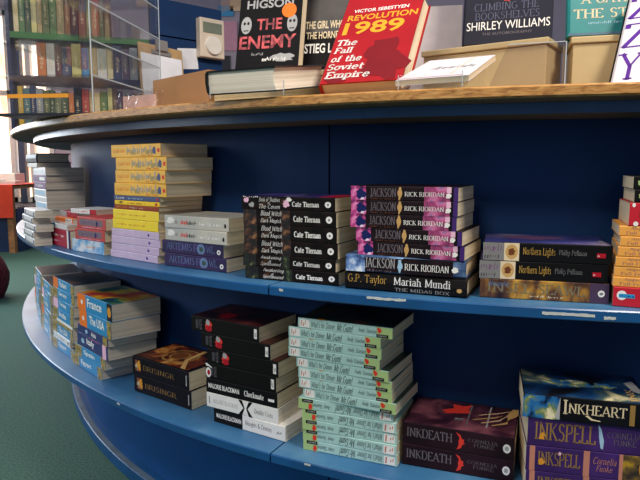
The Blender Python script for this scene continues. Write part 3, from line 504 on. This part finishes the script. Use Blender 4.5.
STACKS={
  'yellow':(0.676,[('lav',-0.500,1.419,-38.4),('lav',-0.496,1.417,-38.4),('lav',-0.493,1.414,-38.4),('lav',-0.494,1.415,-38.4),('plainy',-0.489,1.411,-38.4),('plainy',-0.486,1.408,-38.4),('thinred',-0.483,1.406,-38.4),('thinor',-0.480,1.404,-38.4),('thinblue',-0.481,1.404,-38.4),('bigy',-0.477,1.401,-38.4),('bigy',-0.476,1.401,-38.4),('bigy',-0.472,1.397,-38.4),('bigy',-0.486,1.408,-38.4)]),
  'silver':(0.676,[('art',-0.337,1.291,-33.8),('art',-0.343,1.296,-33.8),('sil',-0.335,1.288,-33.8),('sil',-0.333,1.287,-33.8)]),
  'coven':(0.676,[('aw',-0.143,1.143,-26.3),('aw',-0.148,1.147,-26.3),('bw',-0.146,1.146,-26.3),('bw',-0.147,1.147,-26.3),('bw',-0.148,1.147,-26.3),('bos',-0.150,1.148,-26.3)]),
  'rick':(0.676,[('gpt',0.044,1.040,-22.7),('hard',0.046,1.039,-22.7),('rr',0.066,1.036,-25.7),('rr',0.062,1.037,-25.7),('rr',0.053,1.041,-25.7),('rr',0.054,1.040,-25.7),('rr',0.054,1.040,-25.7)]),
  'north':(0.676,[('gold',0.263,0.970,-15.9),('nl',0.2615,0.971,-15.9),('nl',0.266,0.969,-15.9)]),
  'orange':(0.676,[('red',0.451,0.906,-23.8),('or',0.450,0.907,-22),('or',0.451,0.907,-22),('or',0.452,0.906,-22),('or',0.454,0.905,-21.5),('or',0.456,0.904,-21.5),('or',0.454,0.905,-21),('dot',0.465,0.900,-20),('fruit',0.470,0.898,-20),('fruit',0.468,0.899,-20)]),
  'rune':(0.3555,[('rune',-0.444,1.385,-36.5),('rune',-0.448,1.387,-36.5)]),
  'black':(0.3555,[('nc',-0.224,1.210,-31.5),('dc',-0.238,1.218,-31.5),('ck',-0.238,1.218,-31.5),('bkw',-0.240,1.220,-31.5),('bk',-0.235,1.217,-31.5),('bk',-0.250,1.226,-31.5),('bk',-0.273,1.240,-31.5)]),
  'mint':(0.3555,[('mi',-0.032,1.085,-22.2),('mi',-0.033,1.085,-22.2),('mi',-0.033,1.085,-22.2),('mi',-0.034,1.085,-22.2),('mi',-0.040,1.088,-22.2),('mn',-0.032,1.088,-26.5),('mn',-0.039,1.091,-26.5),('mn',-0.040,1.091,-26.5),('mn',-0.045,1.093,-26.5),('mn',-0.060,1.099,-26.5),('mn',-0.058,1.098,-26.5),('mn',-0.059,1.099,-26.5),('mn',-0.040,1.091,-26.5)]),
  'death':(0.3555,[('id',0.148,1.0275,-20),('id',0.148,1.0275,-20)]),
  'spell':(0.3555,[('is3',0.336,0.926,-13.5),('is2',0.335,0.926,-13.5),('is1',0.336,0.926,-13.5),('ih',0.327,0.927,-15.5)]),
  'guideF':(0.3555,[('g',-0.677,1.594,-47.4),('g',-0.662,1.578,-47.4),('italy',-0.653,1.568,-47.4),('navy',-0.649,1.564,-47.4),('usa',-0.636,1.549,-47.4),('fr',-0.637,1.551,-47.4)]),
  'guideM':(0.3555,[('g',-0.803,1.755,-50.3),('w',-0.799,1.749,-50.3),('usam',-0.799,1.750,-50.3),('g',-0.792,1.741,-50.3),('g',-0.788,1.736,-50.3),('g',-0.785,1.733,-50.3),('g',-0.782,1.729,-50.3)]),
  'guideN':(0.3555,[('g',-0.926,1.950,-57.3),('g',-0.921,1.942,-57.3),('g',-0.916,1.933,-57.3),('g',-0.910,1.925,-57.3),('g',-0.905,1.917,-57.3),('g',-0.900,1.909,-57.3)]),
  'guideO':(0.3555,[('g',-1.046,2.163,-59.7),('g',-1.050,2.170,-59.7),('g',-1.054,2.177,-59.7),('g',-1.045,2.161,-59.7),('g',-1.022,2.121,-59.7),('g',-1.012,2.105,-59.7)]),
  'T':(0.676,[('old',-0.759,1.667,-47.5),('wb',-0.766,1.675,-47.5),('ow',-0.759,1.712,-47.5),('rw',-0.745,1.718,-47.5)]),
  'R':(0.676,[('lb',-0.632,1.521,-38.5),('rd',-0.619,1.510,-38.5),('rd',-0.612,1.504,-38.5),('tw',-0.671,1.616,-38.5)]),
  'Q':(0.676,[('wq',-0.860,1.733,-54.6),('wq',-0.865,1.740,-54.6),('wq',-0.851,1.721,-54.6),('wq',-0.868,1.745,-54.6),('wq',-0.846,1.713,-54.6)]),
  'A':(0.676,[('a1',-0.959,2.018,-54),('a2',-0.956,2.016,-54),('a1',-0.958,2.020,-54),('a3',-0.957,2.018,-54),('a4',-0.959,2.019,-54),('a3',-0.960,2.021,-54),('a5',-0.958,2.017,-54),('a6',-0.961,2.024,-54),('a2',-0.958,2.019,-54),('a7',-1.003,2.074,-54),('a8',-1.003,2.074,-54)]),
}
for k_, t_, cov, spn in (('a1', .025, 'beige_cover', []), ('a2', .023, 'white_cover', [('q', .1, .3, .8, .7, 'paleblue', 12)]), ('a3', .0225, 'white_cover', [('r', .1, .2, .9, .8, 'paleblue')]), ('a4', .0165, 'white_cover', []), ('a5', .0225, 'mauve', [('q', .1, .3, .8, .7, 'white', 10)]), ('a6', .02, 'mauve', [('r', .5, .2, .9, .7, 'white')]), ('a7', .0135, 'beige_cover', []), ('a8', .03, 'grey_hard', [])):
    KT[k_] = t_*1.045; KL[k_] = .18 if k_ not in ('a7', 'a8') else .15; KW[k_] = .115 if k_ not in ('a7', 'a8') else .105
    K[k_] = dict(n={'beige_cover': 'beige book', 'white_cover': 'white-spined thick book', 'mauve': 'mauve-spined book', 'grey_hard': 'dark grey hardback'}[cov], cov=cov, pg=pages_grey, spine=spn, hard=(k_ == 'a8'))
SD = {'yellow': 'the tall yellow stack', 'silver': 'the silver and purple stack', 'coven': 'the stack with white script titles', 'rick': 'the pink-spined stack', 'north': 'the stack beside the orange one',
      'orange': 'the orange stack at the right edge', 'rune': 'the rune pair', 'black': 'the black stack', 'mint': 'the mint green stack', 'death': 'the pair right of the mint stack', 'spell': 'the purple stack at the lower right',
      'guideF': 'the nearest travel guide stack', 'guideM': 'the second nearest travel guide stack', 'guideN': 'the third nearest travel guide stack', 'guideO': 'the farthest travel guide stack', 'T': 'the small crimson stack', 'R': 'the small red and blue stack', 'Q': 'the leftmost white-spined stack', 'A': 'the tall grey stack at far left'}
ORD = ['lowest', 'second from bottom', 'third from bottom', 'fourth from bottom', 'fifth from bottom', 'sixth from bottom', 'seventh from bottom', 'eighth from bottom', 'ninth from bottom', 'tenth from bottom', 'eleventh from bottom', 'twelfth from bottom', 'topmost']
CACHE = {}
GT = ['Egypt', 'Spain', 'Greece', 'India', 'Turkey', 'Germany', 'Thailand']
jit = random.Random(11)
for sname, (z, rows) in STACKS.items():
    cnt = {}; z += .0004
    for r_ in rows: cnt[K[r_[0]]['n']] = cnt.get(K[r_[0]]['n'], 0) + 1
    for i, (k, x, y, yaw) in enumerate(rows):
        d = K[k]; key = k
        if k == 'g': key = 'g%d' % ((i + len(sname + sname[-1])*ord(sname[-1])) % 7)
        if key not in CACHE:
            art = dict(spine=d['spine'], front=d.get('front', []), flip=d.get('flip'))
            if k == 'g':
                q = int(key[1]); art['spine'] = guide(GT[q], ('photo_art', 'photo_art', 'orange', 'photo_art', 'palepink', 'photo_art', 'orange')[q])
            CACHE[key] = book_meshes(key, KL.get(k, .19), KW.get(k, .129), KT[k], M[d['cov']], d['pg'], art, d.get('hard', False), seed=hash(key) % 1000 if False else sum(map(ord, key)))
        n = len(rows)
        if cnt[d['n']] == 1: lb = '%s in %s' % (d['n'], SD[sname])
        else: lb = '%s, %s in %s' % (d['n'], 'topmost' if i == n-1 else ORD[i], SD[sname])
        j = jit.uniform(-1.2, 1.2) if sname not in ('orange', 'spell') else 0
        L = KL.get(k, .19); yr = R(yaw); y2 = R(yaw + j)
        px = x + L/2*(math.cos(yr) - math.cos(y2)); py = y + L/2*(math.sin(yr) - math.sin(y2))
        book('hardback_book' if d.get('hard') else ('travel_guide' if 'guide' in d['n'] else 'paperback_book'), CACHE[key], lb, (px, py, z), (0, 0, y2), 'books in ' + SD[sname])
        z += KT[k] + .00012

# ------------------------------------------------------------------ things on the countertop
CT = 1.0095
def lean_book(name, label, L, W, T, cov, pg, art, P, yaw, lean, roll=0, hard=False, seed=5):
    """cover faces the viewer; P = where the bottom-left corner of the back cover rests; yaw turns it to the left (+), lean tips it back"""
    n0 = Vector((-math.sin(yaw), -math.cos(yaw), 0)); r = Vector((math.cos(yaw), -math.sin(yaw), 0))
    u = (Vector((0, 0, 1))*math.cos(lean) - n0*math.sin(lean)); nn = n0*math.cos(lean) + Vector((0, 0, 1))*math.sin(lean)
    if roll:
        r, u = r*math.cos(roll) - u*math.sin(roll), u*math.cos(roll) + r*math.sin(roll)
    m = Matrix((-u, r, nn)).transposed()
    loc = Vector(P) - m @ Vector((L, 0, 0))
    return book(name, book_meshes(name+str(seed), L, W, T, cov, pg, art, hard, seed), label, loc, m.to_euler())
c('c_red', (176, 18, 26), .4, noise=.08, scale=14); c('c_darkred', (126, 14, 22), .4); c('c_blackcov', (9, 8, 11), .6, noise=.2, spec=.15); c('c_navy', (22, 23, 42), .55, spec=.2, noise=.1); c('c_teal', (22, 128, 130), .4, noise=.08, scale=10); c('c_pale', (196, 186, 190), .5, noise=.05); c('c_white', (232, 226, 232), .4); c('c_smoke', (44, 38, 40), .5, stops=[(.35, (18, 16, 19)), (.65, (66, 58, 56))], scale=14); c('titleyellow', (236, 168, 40), .4); c('enemyred', (196, 54, 64), .5, stops=[(.4, (120, 30, 44)), (.6, (214, 78, 84))], scale=70)
red_art = [('r', 0, .0, .0, .0, 'c_red')]
rv = {'spine': [], 'front': [('t', 'VICTOR SEBESTYEN', .14, .79, .84, .83, 'white', 'bold'), ('t', 'REVOLUTION', .09, .695, .97, .762, 'titleyellow', 'bold'), ('t', '1989', .08, .53, .84, .675, 'titleyellow', 'bold'),
      ('b', .7, .36, .2, .11, 'c_darkred'), ('b', .76, .18, .25, .16, 'c_darkred'), ('b', .52, .3, .08, .05, 'c_darkred'), ('b', .2, .03, .14, .03, 'c_darkred'),
      ('t', 'The', .06, .405, .32, .475, 'white', 'slab'), ('t', 'Fall', .06, .32, .30, .387, 'white', 'slab'), ('t', 'of the', .06, .225, .44, .295, 'white', 'slab'), ('t', 'Soviet', .05, .136, .50, .206, 'white', 'slab'), ('t', 'Empire', .05, .03, .60, .12, 'white', 'slab')]}
lean_book('hardback_book', 'red hardback with yellow and white title leaning back on the countertop', .234, .156, .042, M['c_red'], pages, rv, (.011, 1.135, CT+.001), R(25), R(38), hard=True, seed=31)
riser_m = c('cream_riser_paint', (196, 174, 128), .55, noise=.08, scale=9)
def riser(x, y, yaw, wd, dp, h, label):
    t = thing('display_riser', label, 'riser', (x, y, CT), (0, 0, yaw), 'cream risers on the countertop')
    box('riser_body', (0, 0, 0), (wd, dp, h-.012), riser_m, t, .0015)
    box('riser_top', (-.004, -.004, h-.012), (wd+.004, dp+.004, h), riser_m, t, .002)
    return t
riser(.217, 1.295, R(-35), .25, .11, .119, 'cream wooden riser under the navy hardback')
riser(.468, 1.145, R(-17), .26, .11, .117, 'cream wooden riser under the teal hardback')
riser(-.235, 1.36, R(-22), .27, .12, .077, 'cream wooden riser behind the lying hardback')
# books standing on the risers
lean_book('hardback_book', 'navy hardback with white lettering standing on the cream riser', .25, .172, .032, M['c_navy'], pages_grey, {'front': [('t', 'CLIMBING THE', .12, .275, .84, .34, 'dimsteel', 'thin'), ('t', 'BOOKSHELVES', .13, .2, .85, .262, 'dimsteel', 'thin'), ('t', 'SHIRLEY WILLIAMS', .04, .115, .97, .185, 'white', 'sans'), ('t', 'THE AUTOBIOGRAPHY', .22, .07, .78, .092, 'dimsilver', 'sans'), ('b', .5, .38, .05, .04, 'flame'), ('b', .5, .45, .1, .06, 'palepink')]}, (.303, 1.30, CT+.1202), R(20), R(12), hard=True, seed=32)
lean_book('hardback_book', 'teal hardback with cream lettering standing on the right riser', .25, .172, .03, M['c_teal'], pages, {'front': [('t', 'A GATE AT', .12, .245, .86, .32, 'cream', 'serif'), ('t', 'THE STAIRS', .05, .13, .95, .205, 'cream', 'serif'), ('q', .2, .085, .8, .105, 'paleblue', 30), ('r', 0, 0, 1, .02, 'bluegrey')]}, (.476, 1.20, CT+.1182), R(14), R(12), hard=True, seed=33)
lean_book('hardback_book', 'pale grey hardback half hidden behind the red hardback', .24, .155, .025, M['c_pale'], pages, {'front': [('t', 'No', .5, .33, .76, .42, 'softblack', 'bold')]}, (.17, 1.44, CT+.001), R(12), R(6), hard=True, seed=34)
lean_book('paperback_book', 'black paperback with red lettering and orange round sticker', .216, .142, .03, M['c_blackcov'], pages, {'front': [('t', 'HIGSON', .12, .62, .86, .71, 'silver', 'bold'), ('t', 'THE', .3, .395, .7, .51, 'enemyred', 'bold'), ('e', .13, .45, .085, .09, 'silver'), ('e', .1, .47, .02, .016, 'black'), ('e', .16, .47, .02, .016, 'black'), ('r', .09, .39, .17, .4, 'black'), ('e', .86, .45, .08, .09, 'silver'), ('e', .83, .47, .02, .016, 'black'), ('e', .89, .47, .02, .016, 'black'), ('r', .82, .39, .9, .4, 'black'), ('e', .8, .58, .115, .075, 'orange'), ('t', 'ENEMY', .04, .2, .94, .335, 'enemyred', 'bold'), ('b', .75, .1, .18, .04, 'silver'), ('q', .25, .13, .45, .16, 'silver', 14), ('q', .4, .07, .8, .11, 'white', 16)]}, (-.174, 1.345, CT+.0785), R(16), R(14), seed=35)
lean_book('paperback_book', 'dark smoky paperback with white capitals behind the red hardback', .21, .138, .035, M['c_smoke'], pages, {'front': [('r', 0, .0, 1, .40, 'c_blackcov'), ('t', 'THE GIRL WHO KICKED', .04, .445, 1., .53, 'cream', 'bold'), ('t', "THE HORNETS' NEST", .06, .335, .94, .415, 'cream', 'bold'), ('t', 'STIEG LARSSON', .04, .18, .99, .285, 'white', 'bold')]}, (-.034, 1.372, CT+.0785), R(14), R(14), seed=36)
lean_book('hardback_book', 'white hardback with huge purple letters at the right edge', .215, .145, .026, M['c_white'], pages, {'spine': [('r', 0, 0, 1, 1, 'black')], 'front': [('r', .0, .0, 1, .03, 'black'), ('p', [(.36, 0), (1, 0), (1, .42), (.62, .3)], 'black'), ('t', 'Y', .02, .06, .32, .32, 'violet', 'serif'), ('t', 'Z', .02, .36, .32, .6, 'violet', 'serif'), ('t', 'Z', .02, .64, .32, .86, 'violet', 'serif'), ('t', 'I', .08, .9, .3, .99, 'violet', 'serif')]}, (.508, 1.062, CT+.001), R(42), R(28), hard=True, seed=37)
# lying books on tilted acrylic easels
def easel(name, label, x, y, yaw, wd, dp, tilt, lip):
    t = thing(name, label, 'display stand', (x, y, CT), (0, 0, yaw), 'clear acrylic easels on the countertop')
    h = dp*math.tan(tilt); th = .003
    bm = bmesh.new(); prism(bm, [(0, .0002), (dp, h), (dp, h+th), (0, th)], 0, wd, lambda a, b, w_: (w_, a, b)); from_bm('sloping_plate', bm, acrylic, t)
    box('front_lip', (0, -th, 0), (wd, 0, lip), acrylic, t)
    bm = bmesh.new(); bx(bm, (0, dp-th, 0), (wd, dp, h)); from_bm('rear_leg', bm, acrylic, t)
    for xx in (0, wd-.0012): box('polished_edge', (xx, -th-.0006, 0), (xx+.0012, -th, lip), acrylic_edge, t)
    return t
def lying_book(name, label, L, W, T, cov, pg, art, P, yaw, tilt, hard, seed, tail=True, sidetilt=0):
    """tail (or head) edge towards viewer, raised at the back; P = near-left bottom corner"""
    v = Vector((math.sin(yaw), -math.cos(yaw), 0)); r = Vector((math.cos(yaw), math.sin(yaw), 0)); zt = Vector((0, 0, 1))
    xdir = v*math.cos(tilt) - zt*math.sin(tilt); up = zt*math.cos(tilt) + v*math.sin(tilt)
    m = Matrix((xdir, r, up)).transposed()
    loc = Vector(P) - m @ Vector((L, 0, 0))
    return book(name, book_meshes(name+str(seed), L, W, T, cov, pg, art, hard, seed), label, loc, m.to_euler())
jacket = c('black_jacket', (20, 20, 22), .3)
easel('acrylic_easel', 'clear acrylic easel under the lying silver-jacketed hardback', -.195, 1.096, R(-25), .15, .13, R(9), .024)
lying_book('hardback_book', 'white-paged hardback lying tail outwards on a clear easel', .2, .142, .042, jacket, pages_white, {'front': [('r', .02, .02, .98, .98, 'silver')]}, (-.202, 1.105, CT+.007), R(-25), R(9), True, 41)
easel('acrylic_easel', 'clear acrylic easel under the white lying paperback', .126, .983, R(-30), .105, .125, R(19), .024)
wb_art = {'front': [('r', .0, .04, .9, .055, 'crimson'), ('q', .3, .42, .95, .56, 'grey', 13), ('r', .7, .1, .72, .98, 'cream')]}
lying_book('paperback_book', 'white paperback with thin red line lying on a clear easel', .165, .12, .009, M['c_white'], pages, wb_art, (.122, .992, CT+.009), R(-30), R(19), False, 42)
# big folded acrylic holder
smoky = clear('smoky_clear_acrylic', (.9, .88, .88, 1))
t = thing('acrylic_holder', 'empty folded clear acrylic book holder in front of the cream riser', 'display stand', (.295, .97, CT), (0, 0, R(-17)))
bm = bmesh.new(); prism(bm, [(-.03, 0), (.085, 0), (.085, .07), (.0, .07)], 0, .003, lambda a, b, w_: (a, w_, b)); from_bm('front_plate', bm, smoky, t)
bm = bmesh.new(); prism(bm, [(.003, .012), (.03, .0), (.03, .07), (.003, .07)], .0825, .085, lambda a, b, w_: (w_, a, b)); from_bm('side_plate', bm, smoky, t)
box('polished_edge', (.0, -.0008, .0692), (.084, 0, .0704), acrylic_edge, t); box('polished_edge', (.0842, -.0008, 0), (.0856, 0, .07), acrylic_edge, t)
# cardboard box, cellophane packet
card = c('brown_cardboard', (176, 128, 80), .85, noise=.06, scale=12)
t = thing('cardboard_box', 'brown shallow cardboard box behind the lying hardback', 'box', (-.44, 1.618, CT), (0, 0, R(-46)))
box('side_wall', (0, 0, 0), (.26, .004, .104), card, t); box('side_wall', (0, .176, 0), (.26, .18, .104), card, t)
box('side_wall', (0, .004, 0), (.004, .176, .104), card, t); box('side_wall', (.256, .004, 0), (.26, .176, .104), card, t); box('base', (.004, .004, 0), (.256, .176, .004), card, t)
cello = clear('crinkled_cellophane', (.96, .93, .93, 1))
bm = bmesh.new(); rnd = random.Random(4); nx, nz = 16, 8
for side in (0, 1):
    g = [[bm.verts.new((.13*i/nx, side*.03 + rnd.uniform(-.0025, .0025), .002 + .058*j/nz*(1 + .05*rnd.uniform(-1, 1)))) for j in range(nz+1)] for i in range(nx+1)]
    for i in range(nx):
        for j in range(nz): bm.faces.new((g[i][j], g[i+1][j], g[i+1][j+1], g[i][j+1]))
o = from_bm('cellophane_packet', bm, cello); o.location = (-.50, 1.50, CT); o.rotation_euler = (0, 0, R(-30))
ct_ = tag(o, 'crinkled clear cellophane packet left of the cardboard box', 'packet')
box('leaflet', (.012, .012, .003), (.118, .018, .05), c('pinkish_leaflet', (206, 172, 160), .6, noise=.1), o)
# blue upright board with device, note, clipboard
BY = math.atan2(.26, .29)
bd = thing('blue_board', 'upright blue board on the countertop with a device hung on it', 'board', (-.70, 1.95, CT), (0, 0, BY))
box('upper_panel', (.19, 0, .322), (.46, .02, .44), panel_blue, bd); box('lower_panel', (.19, 0, 0), (.46, .02, .317), panel_blue, bd); box('backing_strip', (.19, .02, 0), (.46, .03, .44), c('black_gap', (14, 16, 22), .7), bd)
bd_o, bd_d, bd_n = Vector((-.70, 1.95, 0)), Vector((math.cos(BY), math.sin(BY), 0)), Vector((math.sin(BY), -math.cos(BY), 0))
def onboard(s, z, off=0): p = bd_o + bd_d*s + bd_n*off; return (p.x, p.y, z)
dv = thing('wall_device', 'cream electronic device with a grey screen and round dial on the blue board', 'device', onboard(.352, 1.272, .0005), (0, 0, BY))
cream_p = c('cream_plastic', (220, 204, 184), .4)
box('casing', (0, -.03, 0), (.1, 0, .135), cream_p, dv, .004)
box('screen', (.012, -.032, .085), (.088, -.029, .12), c('grey_green_screen', (120, 128, 110), .2), dv)
bm = bmesh.new(); bmesh.ops.create_cone(bm, cap_ends=True, segments=32, radius1=.034, radius2=.03, depth=.01)
o = from_bm('dial', bm, c('white_plastic', (232, 226, 216), .35), dv); o.rotation_euler = (R(90), 0, 0); o.location = (.052, -.034, .042)
o = box('note', (0, -.001, 0), (.075, 0, .07), c('white_note', (226, 228, 236), .7)); o.location = onboard(.285, 1.225, .0006); o.rotation_euler = (0, R(-6), BY)
tag(o, 'small white paper note pinned on the blue board', 'note')
t = thing('clipboard', 'brown clipboard with white papers leaning on the blue board', 'clipboard', onboard(.105, CT+.008, .085), (R(-13), R(4), BY))
box('board', (0, 0, 0), (.16, .003, .285), c('hardboard', (186, 150, 100), .6, noise=.1), t)
box('paper_sheets', (.006, -.002, .01), (.154, 0, .25), c('white_paper', (232, 232, 238), .7), t)
bm = bmesh.new(); bx(bm, (.045, -.006, .252), (.115, -.0005, .266)); bx(bm, (.06, -.014, .264), (.1, -.004, .3)); from_bm('spring_clip', bm, c('steel_clip', (170, 160, 150), .3, metal=.7), t)
o = box('acrylic_tray', (0, -.18, 0), (.36, .09, .004), acrylic); o.location = onboard(.12, CT+.4405, 0); o.rotation_euler = (0, 0, BY)
tag(o, 'clear acrylic shelf plate lying on top of the blue board', 'shelf plate')
# bookcase standing on the far part of the countertop
bc0, bc1 = Vector((-1.10, 2.2, CT)), Vector((-.60, 2.36, CT)); bcd = bc1 - bc0; bw_ = bcd.length; byaw = math.atan2(bcd.y, bcd.x)
bcs = thing('bookcase', 'small dark blue bookcase behind the clear acrylic case', 'bookcase', bc0, (0, 0, byaw))
navyp = c('navy_shelf_paint', (26, 36, 74), .4); greenp = c('green_shelf_paint', (46, 110, 40), .5)
LV = [.0, .183, .335]
for z, m in zip(LV, (navyp, navyp, greenp)): box('shelf', (0, 0, z), (bw_, .13, z+.022), m, bcs)
for x in (-.012, bw_): box('side_panel', (x, 0, 0), (x+.012, .13, .56), navyp, bcs)
cols = [('yellow', (216, 176, 60)), ('teal', (84, 120, 124)), ('dark blue', (44, 56, 96)), ('grey', (150, 156, 160)), ('olive', (98, 106, 56)), ('dark green', (64, 84, 44)), ('orange', (214, 124, 56)), ('black', (34, 28, 26)), ('red', (186, 66, 44)), ('tan', (186, 160, 110)), ('cream', (222, 206, 160)), ('green', (92, 128, 72)), ('pale yellow', (214, 204, 130)), ('brown', (112, 82, 62)), ('purple', (92, 74, 100)), ('white', (226, 222, 214)), ('sky blue', (70, 140, 190)), ('maroon', (96, 32, 44))]
rnd = random.Random(21)
names_ = ['bottom', 'middle', 'top']
MX = Matrix.Translation(bc0) @ Matrix.Rotation(byaw, 4, 'Z')
NTH = ['first', 'second', 'third', 'fourth', 'fifth', 'sixth', 'seventh', 'eighth', 'ninth', 'tenth', 'eleventh', 'twelfth', 'thirteenth', 'fourteenth', 'fifteenth', 'sixteenth', 'seventeenth', 'eighteenth', 'nineteenth', 'twentieth', 'twenty-first', 'twenty-second', 'twenty-third', 'twenty-fourth', 'twenty-fifth']
bcm = {}
seqs = [[0, 1, 2, 3, 4, 5, 4, 5, 6, 7, 8, 9, 10, 11, 12, 13, 14, 3, 2, 9, 13, 5], [6, 15, 17, 2, 12, 16, 9, 15, 10, 2, 14, 3, 13, 16], [10, 11, 5, 12, 9, 4, 11, 9, 13, 17, 13, 4, 8, 13, 17]]
for lv, seq in enumerate(seqs):
    x = .012 + (.07 if lv == 1 else 0)
    for i, ci in enumerate(seq):
        th = rnd.uniform(.015, .026) if lv != 1 else rnd.uniform(.02, .034)
        if x + th > bw_ - .004: break
        h = (rnd.uniform(.125, .155) if lv == 0 else rnd.uniform(.1, .125)) if lv < 2 else rnd.uniform(.13, .19)
        nm, rgb = cols[ci]
        cm = c('spine_' + nm.replace(' ', '_'), rgb, .5, noise=.1)
        me = book_meshes('shelf_book', h, .1, th, cm, pages, {'spine': [('q', .3, .3, .8, .7, 'cream', 10)]}, False, i + 40*lv)
        # standing: local x (spine) -> down, spine faces viewer, thickness -> right
        m3 = MX.to_3x3() @ Matrix(((0, 0, 1), (0, 1, 0), (-1, 0, 0)))
        loc = MX @ Vector((x, .012, LV[lv] + .0225 + h))
        book('paperback_book', me, '%s book, %s from left on the %s shelf of the back bookcase' % (nm, NTH[i], names_[lv]), loc, m3.to_euler(), 'books in the back bookcase')
        x += th + .0012
# clear acrylic display case
cA = Vector((-.53, 1.43, CT)); cyaw = R(-7)
case = thing('acrylic_case', 'clear acrylic display case on the left of the countertop', 'display case', cA, (0, 0, cyaw))
CW, CD, CH = .245, .42, .52
box('front_pane', (-CW, 0, .006), (0, .004, CH), acrylic, case); box('side_pane', (-.004, .004, .006), (0, CD, CH), acrylic, case)
box('side_pane', (-CW, .004, .006), (-CW+.004, CD, CH), acrylic, case); box('back_pane', (-CW+.004, CD-.004, .006), (-.004, CD, CH), acrylic, case)
box('base', (-CW, 0, 0), (0, CD, .006), c('dark_case_base', (30, 34, 40), .4), case)
for z in (.09, .17, .255, .34): box('inner_shelf', (-CW+.004, .004, z), (-.004, CD-.004, z+.0045), acrylic, case)
bm = bmesh.new()
for x, y in ((-CW-.0012, -.0012), (-.0008, -.0012), (-.0008, CD-.001)): bx(bm, (x, y, 0), (x+.0022, y+.0022, CH))
for z in (.09, .17, .255, .34): bx(bm, (.0, .004, z), (.0008, CD-.004, z+.0035))
from_bm('polished_edge', bm, acrylic_edge, case)
box('reflection_strip', (-CW+.03, -.0012, .041), (-.06, -.0002, .05), c('orange_reflection', (226, 150, 40), .4), case)  # orange reflection on the case, painted as a thin strip
